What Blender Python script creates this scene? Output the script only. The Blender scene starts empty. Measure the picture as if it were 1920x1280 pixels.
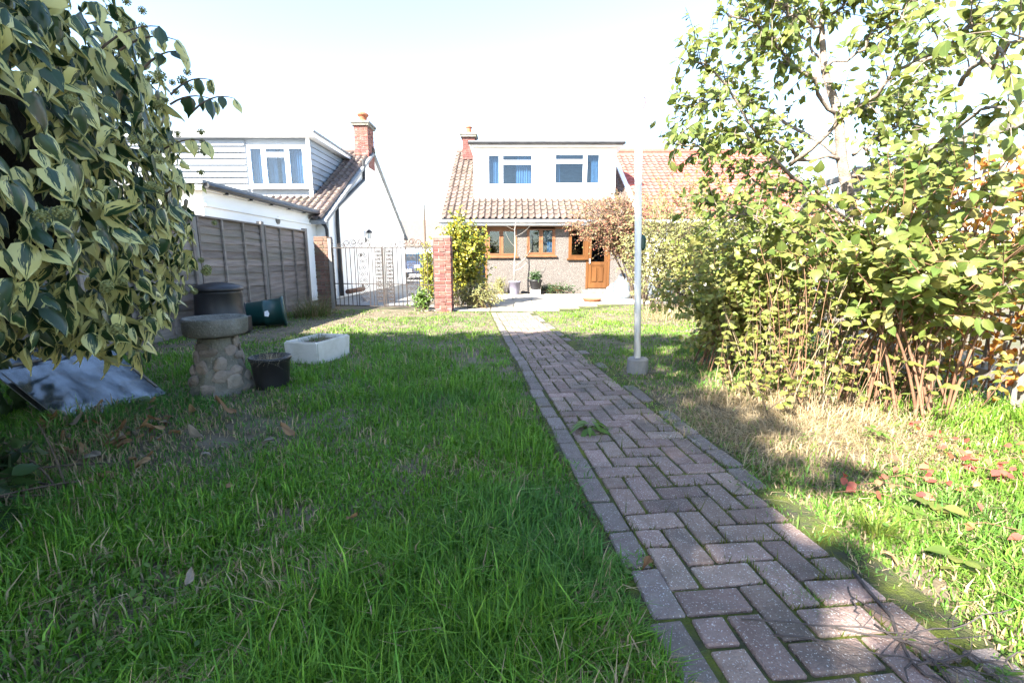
import bpy, bmesh, math, random
import numpy as np
from mathutils import Vector, Matrix
random.seed(7); RNG = np.random.default_rng(11)
R = math.radians
scn = bpy.context.scene
COL = scn.collection

# ---------------------------------------------------------------- camera, sky, sun, exposure
CAM_H, PITCH, FPX = 1.05, R(10.0), 853.33
cam_data = bpy.data.cameras.new('camera'); cam = bpy.data.objects.new('camera', cam_data)
COL.objects.link(cam); cam.location = (0, 0, CAM_H); cam.rotation_euler = (R(90) - PITCH, 0, 0)
cam_data.sensor_width = 36; cam_data.lens = 16.0; cam_data.clip_start = 0.05; cam_data.clip_end = 2000
scn.camera = cam
SUN_EL, SUN_AZ = 36.0, 40.0            # light travels towards +x +y (from behind left)
world = bpy.data.worlds.new('World'); scn.world = world; world.use_nodes = True
wn = world.node_tree
sky = wn.nodes.new('ShaderNodeTexSky'); sky.sky_type = 'NISHITA'; sky.sun_disc = False
sky.sun_elevation = R(SUN_EL); sky.sun_rotation = R(180 + SUN_AZ); sky.dust_density = .6; sky.air_density = 1.0
wn.links.new(sky.outputs[0], wn.nodes['Background'].inputs[0]); wn.nodes['Background'].inputs[1].default_value = 0.092
sun_d = bpy.data.lights.new('sun', 'SUN'); sun_d.energy = 5.0; sun_d.angle = R(0.53); sun_d.color = (1.0, 0.94, 0.84)
sun = bpy.data.objects.new('sun', sun_d); COL.objects.link(sun)
sdir = Vector((math.sin(R(SUN_AZ)) * math.cos(R(SUN_EL)), math.cos(R(SUN_AZ)) * math.cos(R(SUN_EL)), -math.sin(R(SUN_EL))))
sun.rotation_euler = sdir.to_track_quat('-Z', 'Y').to_euler(); sun.location = (-20, -20, 30)
vs = scn.view_settings; vs.view_transform = 'Standard'; vs.look = 'None'; vs.gamma = 1.0; vs.use_curve_mapping = False
vs.exposure = 2.88
scn.cycles.use_denoising = True; scn.cycles.max_bounces = 7; scn.cycles.transparent_max_bounces = 12
scn.cycles.use_adaptive_sampling = True; scn.cycles.adaptive_threshold = 0.02
scn.cycles.sample_clamp_indirect = 8

CP, SP = math.cos(PITCH), math.sin(PITCH)
def P(px, py, Y):                       # point at forward distance Y that the photograph shows at (px, py)
    v = (640 - py) / FPX; zc = Y / (CP + v * SP)
    return Vector(((px - 960) / FPX * zc, Y, CAM_H + zc * (v * CP - SP)))
def G(px, py, z=0.0):                   # point on the level z
    v = (640 - py) / FPX; zc = (z - CAM_H) / (v * CP - SP)
    return Vector(((px - 960) / FPX * zc, zc * (CP + v * SP), z))
def project(p):                         # numpy (N,3) -> px, py, zc
    x, y, z = p[:, 0], p[:, 1], p[:, 2] - CAM_H
    zc = y * CP - z * SP; up = y * SP + z * CP
    zc = np.where(np.abs(zc) < 1e-4, 1e-4, zc)
    return 960 + FPX * x / zc, 640 - FPX * up / zc, zc

# ---------------------------------------------------------------- noise in numpy
_H = RNG.random((256, 256))
def vnoise(x, y):
    xi = np.floor(x).astype(int); yi = np.floor(y).astype(int); fx = x - xi; fy = y - yi
    fx = fx * fx * (3 - 2 * fx); fy = fy * fy * (3 - 2 * fy)
    a = _H[xi & 255, yi & 255]; b = _H[(xi + 1) & 255, yi & 255]; c = _H[xi & 255, (yi + 1) & 255]; d = _H[(xi + 1) & 255, (yi + 1) & 255]
    return (a * (1 - fx) + b * fx) * (1 - fy) + (c * (1 - fx) + d * fx) * fy
def fbm(x, y, o=3):
    s = 0; a = 0.5; n = 0
    for _ in range(o):
        s = s + a * vnoise(x, y); n += a; x = x * 2.03 + 7.1; y = y * 2.03 + 3.3; a *= .5
    return s / n

# ---------------------------------------------------------------- materials
def nd(nt, t, **kw):
    n = nt.nodes.new(t)
    for k, v in kw.items(): setattr(n, k, v)
    return n
def rgb(c): return (c[0], c[1], c[2], 1)
MATS = {}
def mat(name, c1, c2=None, scale=8.0, rough=.65, bump=0.0, bscale=None, spec=.3, metal=0, rand=0.0, c3=None, s3=1.5, a3=.5, stretch=None, lo=.35, hi=.65, speck=None):
    """noise-mixed colour on the object's surface, patchy second stain, speckle, bump, per-object value shift"""
    m = bpy.data.materials.new(name); m.use_nodes = True; nt = m.node_tree; L = nt.links.new
    b = nt.nodes['Principled BSDF']; b.inputs['Roughness'].default_value = rough
    b.inputs['Specular IOR Level'].default_value = spec; b.inputs['Metallic'].default_value = metal
    geo = nd(nt, 'ShaderNodeNewGeometry'); vec = geo.outputs['Position']
    if stretch:
        mp = nd(nt, 'ShaderNodeMapping'); mp.inputs['Scale'].default_value = stretch; L(vec, mp.inputs[0]); vec = mp.outputs[0]
    col = None
    def noise(s, det=5):
        n = nd(nt, 'ShaderNodeTexNoise'); n.inputs['Scale'].default_value = s; n.inputs['Detail'].default_value = det; L(vec, n.inputs['Vector']); return n.outputs['Fac']
    def ramp(f, a, c):
        r = nd(nt, 'ShaderNodeMapRange'); r.inputs[1].default_value = a; r.inputs[2].default_value = c; L(f, r.inputs[0]); return r.outputs[0]
    def mix(f, a, c):
        x = nd(nt, 'ShaderNodeMix', data_type='RGBA')
        if isinstance(f, float): x.inputs[0].default_value = f
        else: L(f, x.inputs[0])
        for s, i in ((a, 6), (c, 7)):
            if isinstance(s, tuple): x.inputs[i].default_value = rgb(s)
            else: L(s, x.inputs[i])
        return x.outputs[2]
    col = c1
    if c2: col = mix(ramp(noise(scale), lo, hi), c1, c2)
    if c3:
        f = ramp(noise(s3, 6), .5, .7); mu = nd(nt, 'ShaderNodeMath', operation='MULTIPLY'); mu.inputs[1].default_value = a3; L(f, mu.inputs[0])
        col = mix(mu.outputs[0], col, c3)
    if speck:
        f = ramp(noise(speck[1], 2), speck[2], speck[2] + .05); col = mix(f, col, speck[0])
    if rand:
        oi = nd(nt, 'ShaderNodeObjectInfo'); h = nd(nt, 'ShaderNodeHueSaturation')
        r = nd(nt, 'ShaderNodeMapRange'); r.inputs[3].default_value = 1 - rand; r.inputs[4].default_value = 1 + rand
        L(oi.outputs['Random'], r.inputs[0]); L(r.outputs[0], h.inputs['Value'])
        r2 = nd(nt, 'ShaderNodeMapRange'); r2.inputs[3].default_value = .5 - rand * .04; r2.inputs[4].default_value = .5 + rand * .04
        mm = nd(nt, 'ShaderNodeMath', operation='FRACT'); m7 = nd(nt, 'ShaderNodeMath', operation='MULTIPLY'); m7.inputs[1].default_value = 7.3
        L(oi.outputs['Random'], m7.inputs[0]); L(m7.outputs[0], mm.inputs[0]); L(mm.outputs[0], r2.inputs[0]); L(r2.outputs[0], h.inputs['Hue'])
        if isinstance(col, tuple): h.inputs['Color'].default_value = rgb(col)
        else: L(col, h.inputs['Color'])
        col = h.outputs[0]
    if isinstance(col, tuple): b.inputs['Base Color'].default_value = rgb(col)
    else: L(col, b.inputs['Base Color'])
    if bump:
        bp = nd(nt, 'ShaderNodeBump'); bp.inputs['Strength'].default_value = min(1, bump); bp.inputs['Distance'].default_value = .01 * max(1, bump)
        L(noise(bscale or scale * 3, 4), bp.inputs['Height']); L(bp.outputs[0], b.inputs['Normal'])
    MATS[name] = m
    return m

def leaf_mat(name, cols, transl=.4, rough=.42, rib=.25, variegate=None, spec=.35, tboost=1.25):
    """colour picked per leaf from a ramp; pale midrib; optional cream margin; thin-sheet translucency"""
    m = bpy.data.materials.new(name); m.use_nodes = True; nt = m.node_tree; L = nt.links.new
    b = nt.nodes['Principled BSDF']; out = nt.nodes['Material Output']
    b.inputs['Roughness'].default_value = rough; b.inputs['Specular IOR Level'].default_value = spec
    at = nd(nt, 'ShaderNodeAttribute', attribute_name='lf'); sep = nd(nt, 'ShaderNodeSeparateXYZ'); L(at.outputs['Vector'], sep.inputs[0])
    oi = nd(nt, 'ShaderNodeObjectInfo')
    ad = nd(nt, 'ShaderNodeMath', operation='ADD'); L(sep.outputs[2], ad.inputs[0]); L(oi.outputs['Random'], ad.inputs[1])
    fr = nd(nt, 'ShaderNodeMath', operation='FRACT'); L(ad.outputs[0], fr.inputs[0])
    cr = nd(nt, 'ShaderNodeValToRGB'); L(fr.outputs[0], cr.inputs[0])
    e = cr.color_ramp.elements
    while len(e) < len(cols): e.new(.5)
    for i, c in enumerate(cols):
        e[i].position = i / (len(cols) - 1); e[i].color = rgb(c)
    col = cr.outputs[0]
    ab = nd(nt, 'ShaderNodeMath', operation='ABSOLUTE'); L(sep.outputs[0], ab.inputs[0])
    if variegate:
        # irregular cream margin growing from edge and tip
        mp = nd(nt, 'ShaderNodeMapping'); mp.inputs['Scale'].default_value = (4.2, 1.5, 9); L(at.outputs['Vector'], mp.inputs[0])
        nz = nd(nt, 'ShaderNodeTexNoise', noise_dimensions='4D'); nz.inputs['Scale'].default_value = 1.9; nz.inputs['Detail'].default_value = 4
        L(mp.outputs[0], nz.inputs['Vector']); w = nd(nt, 'ShaderNodeMath', operation='MULTIPLY'); w.inputs[1].default_value = 31; L(fr.outputs[0], w.inputs[0]); L(w.outputs[0], nz.inputs['W'])
        s1 = nd(nt, 'ShaderNodeMath', operation='MULTIPLY_ADD'); L(ab.outputs[0], s1.inputs[0]); s1.inputs[1].default_value = .95; s1.inputs[2].default_value = -.50
        s2 = nd(nt, 'ShaderNodeMath', operation='MULTIPLY_ADD'); L(sep.outputs[1], s2.inputs[0]); s2.inputs[1].default_value = .55; L(s1.outputs[0], s2.inputs[2])
        s3 = nd(nt, 'ShaderNodeMath', operation='MULTIPLY_ADD'); L(nz.outputs['Fac'], s3.inputs[0]); s3.inputs[1].default_value = 1.9; L(s2.outputs[0], s3.inputs[2])
        sh = nd(nt, 'ShaderNodeMath', operation='MULTIPLY_ADD'); L(fr.outputs[0], sh.inputs[0]); sh.inputs[1].default_value = 1.15; L(s3.outputs[0], sh.inputs[2])
        mr = nd(nt, 'ShaderNodeMapRange'); mr.inputs[1].default_value = 1.74; mr.inputs[2].default_value = 1.80; L(sh.outputs[0], mr.inputs[0])
        x = nd(nt, 'ShaderNodeMix', data_type='RGBA'); L(mr.outputs[0], x.inputs[0]); L(col, x.inputs[6]); x.inputs[7].default_value = rgb(variegate); col = x.outputs[2]
    if rib:
        mr = nd(nt, 'ShaderNodeMapRange'); mr.inputs[1].default_value = .0; mr.inputs[2].default_value = .14; mr.inputs[3].default_value = 1 + rib; mr.inputs[4].default_value = 1
        L(ab.outputs[0], mr.inputs[0]); h = nd(nt, 'ShaderNodeHueSaturation'); L(mr.outputs[0], h.inputs['Value']); L(col, h.inputs['Color']); col = h.outputs[0]
    L(col, b.inputs['Base Color'])
    if transl:
        t = nd(nt, 'ShaderNodeBsdfTranslucent'); h2 = nd(nt, 'ShaderNodeHueSaturation'); h2.inputs['Value'].default_value = tboost; h2.inputs['Hue'].default_value = .485; h2.inputs['Saturation'].default_value = 1.1
        L(col, h2.inputs['Color']); L(h2.outputs[0], t.inputs[0])
        mx = nd(nt, 'ShaderNodeMixShader'); mx.inputs[0].default_value = transl; L(b.outputs[0], mx.inputs[1]); L(t.outputs[0], mx.inputs[2]); L(mx.outputs[0], out.inputs[0])
    MATS[name] = m
    return m

def blade_mat(name):
    m = bpy.data.materials.new(name); m.use_nodes = True; nt = m.node_tree; L = nt.links.new
    b = nt.nodes['Principled BSDF']; b.inputs['Roughness'].default_value = .5; b.inputs['Specular IOR Level'].default_value = .3
    at = nd(nt, 'ShaderNodeAttribute', attribute_name='col'); L(at.outputs['Color'], b.inputs['Base Color'])
    t = nd(nt, 'ShaderNodeBsdfTranslucent'); L(at.outputs['Color'], t.inputs[0])
    mx = nd(nt, 'ShaderNodeMixShader'); mx.inputs[0].default_value = .35; L(b.outputs[0], mx.inputs[1]); L(t.outputs[0], mx.inputs[2]); L(mx.outputs[0], nt.nodes['Material Output'].inputs[0])
    return m

def glass_mat(name, tint, fac, rough=.02):
    m = bpy.data.materials.new(name); m.use_nodes = True; nt = m.node_tree; L = nt.links.new
    nt.nodes.remove(nt.nodes['Principled BSDF'])
    g = nd(nt, 'ShaderNodeBsdfGlossy'); g.inputs['Roughness'].default_value = rough; t = nd(nt, 'ShaderNodeBsdfTransparent'); t.inputs[0].default_value = rgb(tint)
    mx = nd(nt, 'ShaderNodeMixShader'); mx.inputs[0].default_value = fac; L(t.outputs[0], mx.inputs[1]); L(g.outputs[0], mx.inputs[2]); L(mx.outputs[0], nt.nodes['Material Output'].inputs[0])
    return m

M_SOIL = mat('soil', (.085, .065, .042), (.14, .115, .08), 6, .95, .9, 40, c3=(.055, .075, .025), s3=1.1, a3=.6)
M_DRIVE = mat('drive_concrete', (.16, .155, .15), (.24, .235, .225), 5, .9, .5, 60)
M_PATIO = mat('patio_stone', (0.230, 0.204, 0.170), (0.297, 0.268, 0.225), 6, .9, .4, 50, rand=.12)
M_BRICKPAVE = mat('block_paver', (.178, .124, .102), (.22, .162, .137), 22, .9, .9, 120, rand=.26, c3=(.085, .078, .066), s3=4, a3=.7, speck=((.40, .375, .35), 170, .62))
M_EDGEPAVE = mat('edging_paver', (.135, .106, .094), (.17, .142, .128), 22, .9, .9, 120, rand=.14, c3=(.13, .125, .10), s3=5, a3=.5, speck=((.35, .34, .33), 170, .63))
M_MOSS = mat('mossy_joint', (.035, .035, .022), (.06, .075, .012), 14, .98, 1, 120, c3=(.10, .12, .010), s3=6, a3=.9)
M_WHITE = mat('white_render', (.80, .80, .79), (.74, .74, .72), 1.2, .85, .15, 60)
M_PEBBLE = mat('pebbledash', (0.075, 0.066, 0.060), (0.135, 0.120, 0.110), 38, .95, 1.6, 45, speck=((0.248, 0.229, 0.205), 42, .62), c3=(0.099, 0.084, 0.074), s3=1.2, a3=.5)
M_UPVC = mat('white_upvc', (.82, .82, .82), None, 1, .35, 0, spec=.45)
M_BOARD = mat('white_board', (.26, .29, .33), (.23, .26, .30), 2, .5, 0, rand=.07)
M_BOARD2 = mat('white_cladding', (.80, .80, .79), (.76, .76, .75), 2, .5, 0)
M_WOODUPVC = mat('golden_oak', (0.125, 0.052, 0.016), (0.085, 0.035, 0.011), 5, .4, .1, 30, stretch=(1, 1, .12))
M_BROWNWIN = mat('brown_frame', (0.189, 0.084, 0.038), (0.147, 0.063, 0.028), 6, .45, 0)
M_TILE = mat('brown_roof_tile', (.095, .070, .060), (.145, .108, .090), 9, .9, .6, 60, rand=.26, c3=(.15, .135, .105), s3=3, a3=.45)
M_TILE_DK = mat('dark_roof_tile', (0.112, 0.086, 0.075), (0.165, 0.124, 0.109), 9, .9, .5, 60, rand=.2, c3=(0.180, 0.165, 0.120), s3=3, a3=.45)
M_TILE_RED = mat('red_roof_tile', (.27, .075, .06), (.32, .105, .085), 9, .85, .3, 60, rand=.12)
M_BRICK = mat('red_brick', (.17, .066, .052), (.13, .05, .043), 12, .9, .8, 90, rand=.25, c3=(.21, .16, .14), s3=9, a3=.5)
M_BRICK_DK = mat('mossy_dark_brick', (.16, .085, .065), (.12, .075, .055), 12, .95, .8, 90, rand=.2, c3=(.10, .11, .06), s3=6, a3=.6)
M_MORTAR = mat('mortar', (0.294, 0.266, 0.231), (0.238, 0.217, 0.189), 15, .95, .5, 90)
M_LEAD = mat('felt_grey', (.17, .18, .19), (.24, .245, .25), 5, .8, .3, 40)
M_BLACKPIPE = mat('black_plastic', (.018, .018, .02), (.03, .03, .032), 6, .4, 0)
M_GREYGUT = mat('grey_gutter', (.20, .22, .25), None, 6, .45, 0)
M_FENCE = mat('weathered_fence_board', (.165, .138, .12), (.25, .21, .185), 7, .92, .8, 60, rand=.22, stretch=(1, .25, 3), c3=(.12, .12, .09), s3=2.5, a3=.55)
M_POST = mat('weathered_post', (.24, .22, .20), (.17, .155, .14), 8, .92, .6, 50, stretch=(1, 1, .2), rand=.1)
M_IRON = mat('wrought_iron', (.022, .022, .022), (.05, .035, .028), 20, .6, .2, 60, spec=.3)
M_CONC = mat('old_concrete', (0.187, 0.176, 0.154), (0.127, 0.121, 0.105), 9, .95, 1, 60, c3=(0.066, 0.069, 0.039), s3=4, a3=.6, speck=((0.248, 0.237, 0.209), 90, .66))
M_STONE = mat('pedestal_stone', (0.223, 0.186, 0.161), (0.161, 0.136, 0.118), 10, .95, 1, 50, rand=.3, c3=(0.087, 0.087, 0.056), s3=6, a3=.5)
M_BINBLACK = mat('bin_black', (.012, .012, .014), (.02, .02, .023), 4, .42, 0, spec=.4)
M_BINGREEN = mat('bin_green', (.005, .032, .030), (.007, .042, .038), 4, .38, 0, spec=.45)
M_CERAMIC = mat('glazed_ceramic', (.60, .58, .55), (.52, .50, .46), 5, .4, .15, 30, c3=(.30, .29, .22), s3=7, a3=.35, spec=.4)
M_POLE = mat('white_painted_pole', (.80, .80, .80), (.72, .71, .70), 9, .6, .3, 50, stretch=(1, 1, .25), c3=(.33, .22, .15), s3=9, a3=.55)
M_BARK = mat('bark', (.15, .115, .09), (.26, .215, .175), 22, .92, 1, 80)
M_BARK_DK = mat('dark_stem', (.055, .04, .03), (.11, .08, .06), 22, .92, .8, 80)
M_STEM_RED = mat('reddish_stem', (0.128, 0.064, 0.038), (0.195, 0.112, 0.064), 14, .8, .3, 60, rand=.15)
M_STRAW = mat('straw_stem', (0.276, 0.216, 0.132), (0.216, 0.168, 0.102), 14, .85, .2, 60)
M_DEADWHITE = mat('bleached_wood', (.30, .28, .25), (.24, .22, .195), 18, .85, .4, 60)
M_TWIG = mat('grey_twig', (0.045, 0.038, 0.036), (0.075, 0.062, 0.058), 30, .9, .5, 90)
M_POT = mat('purple_pot', (.16, .15, .20), (.20, .19, .24), 5, .5, 0)
M_GREYDOOR = mat('grey_blue_door', (.20, .25, .29), (.23, .28, .32), 3, .55, 0)
M_CORE = mat('ivy_shade_core', (.010, .009, .007), (.016, .014, .010), 20, .95, .8, 60)  # near-black colour carries the shade between the ivy leaves
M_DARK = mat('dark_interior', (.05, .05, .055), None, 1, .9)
M_CURTAIN = mat('curtain', (.14, .17, .20), (.11, .14, .17), 3, .9, 0)
M_LITTER = leaf_mat('dead_leaf', [(.16, .085, .035), (.25, .14, .06), (.34, .23, .12), (.20, .11, .05)], .25, .7, .2)
M_LITTER_PALE = leaf_mat('pale_dead_leaf', [(.25, .21, .165), (.20, .155, .11), (.28, .24, .20)], .25, .7, .15)
M_GLASS = glass_mat('window_glass', (.62, .76, .88), .05)
M_SHEET = glass_mat('dirty_painted_reflection_glass', (.50, .56, .60), .3, .10)
_nt = M_SHEET.node_tree; _mx = [n for n in _nt.nodes if n.type == 'MIX_SHADER'][0]; _out = _nt.nodes['Material Output']
_g = nd(_nt, 'ShaderNodeNewGeometry'); _mp = nd(_nt, 'ShaderNodeMapping'); _mp.inputs['Scale'].default_value = (1.6, 3.5, 1.6); _mp.inputs['Rotation'].default_value = (.5, .3, .6)
_n = nd(_nt, 'ShaderNodeTexNoise'); _n.inputs['Scale'].default_value = 1.6; _n.inputs['Detail'].default_value = 7; _n.inputs['Roughness'].default_value = .65
_nt.links.new(_g.outputs['Position'], _mp.inputs[0]); _nt.links.new(_mp.outputs[0], _n.inputs['Vector'])
_r = nd(_nt, 'ShaderNodeMapRange'); _r.inputs[1].default_value = .38; _r.inputs[2].default_value = .62; _r.inputs[3].default_value = .07; _r.inputs[4].default_value = .30  # stretched noise streaks the gloss, imitating dark bands of reflected ivy
_nt.links.new(_n.outputs['Fac'], _r.inputs[0]); _nt.links.new(_r.outputs[0], _mx.inputs[0])
_d = nd(_nt, 'ShaderNodeBsdfDiffuse'); _d.inputs[0].default_value = (.12, .125, .12, 1); _m2 = nd(_nt, 'ShaderNodeMixShader'); _n2 = nd(_nt, 'ShaderNodeTexNoise'); _n2.inputs['Scale'].default_value = 9; _n2.inputs['Detail'].default_value = 6
_r2 = nd(_nt, 'ShaderNodeMapRange'); _r2.inputs[1].default_value = .45; _r2.inputs[2].default_value = .75; _r2.inputs[4].default_value = .45
_nt.links.new(_g.outputs['Position'], _n2.inputs['Vector']); _nt.links.new(_n2.outputs['Fac'], _r2.inputs[0]); _nt.links.new(_r2.outputs[0], _m2.inputs[0]); _nt.links.new(_mx.outputs[0], _m2.inputs[1]); _nt.links.new(_d.outputs[0], _m2.inputs[2]); _nt.links.new(_m2.outputs[0], _out.inputs[0])
M_CARPAINT = mat('blue_grey_car_paint', (.03, .045, .085), None, 1, .35, 0, spec=.6)
M_RUBBER = mat('rubber', (.02, .02, .02), None, 1, .8)
M_CARGLASS = mat('car_glass', (.02, .03, .04), None, 1, .3, 0, spec=.3)
M_LAMPGLASS = mat('lamp_glass', (.5, .52, .52), None, 1, .1, 0, spec=.6)
M_TERRA = mat('terracotta', (0.294, 0.112, 0.056), (0.252, 0.091, 0.049), 8, .85, .3)
M_RUST = mat('rusty_metal', (.15, .065, .035), (.09, .045, .03), 14, .85, .6, 60)
M_BAG = mat('pale_blue_plastic', (.13, .18, .23), (.24, .27, .30), 7, .5, .8, 14)
M_BLADE = blade_mat('grass_blade')

IVY_L = leaf_mat('variegated_ivy', [(.018, .042, .018), (.028, .062, .024), (.022, .05, .026), (.05, .09, .035)], .22, .36, .35, (.50, .48, .19), spec=.45)
L_TREE = leaf_mat('tree_leaf', [(.085, .125, .03), (.12, .155, .038), (.165, .18, .048), (.095, .135, .033)], .45, .4, .25)
L_LILAC = leaf_mat('broad_leaf', [(.075, .125, .03), (.13, .175, .04), (.19, .20, .055), (.10, .15, .035), (.16, .185, .05), (.22, .20, .07)], .45, .42, .25)
L_YELLOW = leaf_mat('yellow_green_leaf', [(.125, .165, .035), (.175, .20, .045), (.24, .22, .06), (.115, .155, .03), (.20, .185, .06)], .42, .45, .2)
L_OLIVE = leaf_mat('olive_leaf', [(.14, .155, .055), (.19, .195, .07), (.24, .22, .08), (.11, .13, .045)], .35, .5, .1)
L_GOLD = leaf_mat('golden_leaf', [(.06, .11, .02), (.14, .17, .025), (.30, .27, .03), (.36, .32, .05), (.08, .13, .02)], .35, .4, .1)
L_COTON = leaf_mat('berry_shrub_leaf', [(.14, .14, .06), (.34, .11, .08), (.24, .17, .09), (.16, .16, .06), (.38, .16, .11)], .3, .5, .1)
L_ORANGE = leaf_mat('orange_creeper_leaf', [(.40, .20, .04), (.46, .26, .06), (.36, .12, .04), (.30, .24, .05)], .5, .5, .15)
L_RED = leaf_mat('red_creeper_leaf', [(.34, .085, .06), (.40, .14, .08), (.30, .06, .05), (.38, .19, .09)], .4, .5, .15)
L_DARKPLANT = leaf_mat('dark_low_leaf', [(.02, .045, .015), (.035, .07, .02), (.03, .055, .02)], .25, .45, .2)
L_WEED = leaf_mat('weed_leaf', [(.06, .12, .02), (.10, .17, .03), (.08, .14, .025)], .35, .5, .2)
L_CANOPY = leaf_mat('canopy_leaf', [(.05, .09, .02), (.07, .11, .03)], .12, .5, 0)
L_BERRY = mat('ivy_flower', (.14, .155, .05), (.22, .225, .09), 60, .7, .4, 200)

# ---------------------------------------------------------------- mesh helpers
def finish(me, m, smooth):
    if m: me.materials.append(m)
    if smooth: me.shade_smooth()
    return me
def link(name, me, parent=None):
    o = bpy.data.objects.new(name, me); COL.objects.link(o)
    if parent is not None: adopt(o, parent)
    return o
def adopt(o, parent):
    o.parent = parent; o.matrix_parent_inverse = WM[parent.name].inverted() if parent.name in WM else Matrix()
WM = {}
def thing(name, label, cat, loc=(0, 0, 0), group=None, kind=None):
    o = bpy.data.objects.new(name, None); COL.objects.link(o); o.location = loc; o.empty_display_size = .1
    WM[o.name] = Matrix.Translation(Vector(loc)); return tag(o, label, cat, group, kind)
def tag(o, label=None, cat=None, group=None, kind=None):
    if label: o['label'] = label
    if cat: o['category'] = cat
    if group: o['group'] = group
    if kind: o['kind'] = kind
    return o

class MB:
    def __init__(s): s.v = []; s.f = []
    def add(s, vs, fs):
        k = len(s.v); s.v += [tuple(p) for p in vs]; s.f += [tuple(i + k for i in f) for f in fs]; return s
    def box(s, x0, x1, y0, y1, z0, z1):
        return s.add([(x0, y0, z0), (x1, y0, z0), (x1, y1, z0), (x0, y1, z0), (x0, y0, z1), (x1, y0, z1), (x1, y1, z1), (x0, y1, z1)],
                     [(0, 3, 2, 1), (4, 5, 6, 7), (0, 1, 5, 4), (1, 2, 6, 5), (2, 3, 7, 6), (3, 0, 4, 7)])
    def obox(s, mtx, sx, sy, sz):
        k = len(s.v); s.box(-sx / 2, sx / 2, -sy / 2, sy / 2, -sz / 2, sz / 2)
        s.v[k:] = [tuple(mtx @ Vector(p)) for p in s.v[k:]]; return s
    def beam(s, a, b, w, h, up=(0, 0, 1)):
        a = Vector(a); b = Vector(b); y = (b - a).normalized(); x = y.cross(Vector(up)).normalized(); z = x.cross(y)
        m = Matrix((x, y, z)).transposed().to_4x4(); m.translation = (a + b) / 2
        return s.obox(m, w, (b - a).length, h)
    def tube(s, pts, rad, n=6, cap=True):
        pts = [Vector(p) for p in pts]; k = len(s.v); N = len(pts)
        if not hasattr(rad, '__len__'): rad = [rad] * N
        prev = None
        for i, p in enumerate(pts):
            d = (pts[min(i + 1, N - 1)] - pts[max(i - 1, 0)])
            d = d.normalized() if d.length > 1e-9 else Vector((0, 0, 1))
            if prev is None: a = d.orthogonal().normalized()
            else:
                a = prev - d * prev.dot(d); a = a.normalized() if a.length > 1e-6 else d.orthogonal().normalized()
            prev = a; b = d.cross(a)
            for j in range(n):
                t = 2 * math.pi * j / n; s.v.append(tuple(p + (a * math.cos(t) + b * math.sin(t)) * rad[i]))
        for i in range(N - 1):
            for j in range(n):
                q = k + i * n; s.f.append((q + j, q + (j + 1) % n, q + n + (j + 1) % n, q + n + j))
        if cap: s.f.append(tuple(k + j for j in reversed(range(n)))); s.f.append(tuple(k + (N - 1) * n + j for j in range(n)))
        return s
    def lathe(s, prof, c=(0, 0, 0), n=28, mtx=None, wob=0.0):
        k = len(s.v)
        for r, z in prof:
            for j in range(n):
                t = 2 * math.pi * j / n; rr = r * (1 + wob * math.sin(3 * t + z * 9) * .5 + wob * random.uniform(-.5, .5))
                p = Vector((rr * math.cos(t), rr * math.sin(t), z)); p = (mtx @ p) if mtx else p + Vector(c); s.v.append(tuple(p))
        for i in range(len(prof) - 1):
            for j in range(n): q = k + i * n; s.f.append((q + j, q + (j + 1) % n, q + n + (j + 1) % n, q + n + j))
        s.f.append(tuple(k + j for j in reversed(range(n)))); s.f.append(tuple(k + (len(prof) - 1) * n + j for j in range(n)))
        return s
    def prism(s, poly, lo, hi, axis='x'):
        f = {'x': lambda a, b, t: (t, a, b), 'y': lambda a, b, t: (a, t, b), 'z': lambda a, b, t: (a, b, t)}[axis]
        n = len(poly); k = len(s.v)
        s.v += [f(a, b, lo) for a, b in poly] + [f(a, b, hi) for a, b in poly]
        s.f += [tuple(k + i for i in range(n)), tuple(k + n + i for i in reversed(range(n)))]
        s.f += [(k + i, k + n + i, k + n + (i + 1) % n, k + (i + 1) % n) for i in range(n)]; return s
    def mesh(s, name, m, smooth=False, bevel=0):
        me = bpy.data.meshes.new(name); me.from_pydata(s.v, [], s.f)
        bm = bmesh.new(); bm.from_mesh(me); bmesh.ops.recalc_face_normals(bm, faces=bm.faces)
        if bevel: bmesh.ops.bevel(bm, geom=list(bm.edges), offset=bevel, segments=2 if bevel > .01 else 1, affect='EDGES', clamp_overlap=True)
        bm.to_mesh(me); bm.free(); return finish(me, m, smooth)
    def build(s, name, m, parent=None, smooth=False, bevel=0):
        return link(name, s.mesh(name, m, smooth, bevel), parent)

def np_mesh(name, V, F, m, attrs=None, smooth=False):
    me = bpy.data.meshes.new(name); k = F.shape[1]
    me.vertices.add(len(V)); me.vertices.foreach_set('co', V.astype(np.float32).ravel())
    me.loops.add(F.size); me.loops.foreach_set('vertex_index', F.astype(np.int32).ravel())
    me.polygons.add(len(F)); me.polygons.foreach_set('loop_start', np.arange(0, F.size, k, dtype=np.int32))
    me.update(calc_edges=True)
    for an, (typ, arr) in (attrs or {}).items():
        a = me.attributes.new(an, typ, 'POINT'); a.data.foreach_set('color' if typ == 'FLOAT_COLOR' else 'vector', arr.astype(np.float32).ravel())
    return finish(me, m, smooth)

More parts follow.
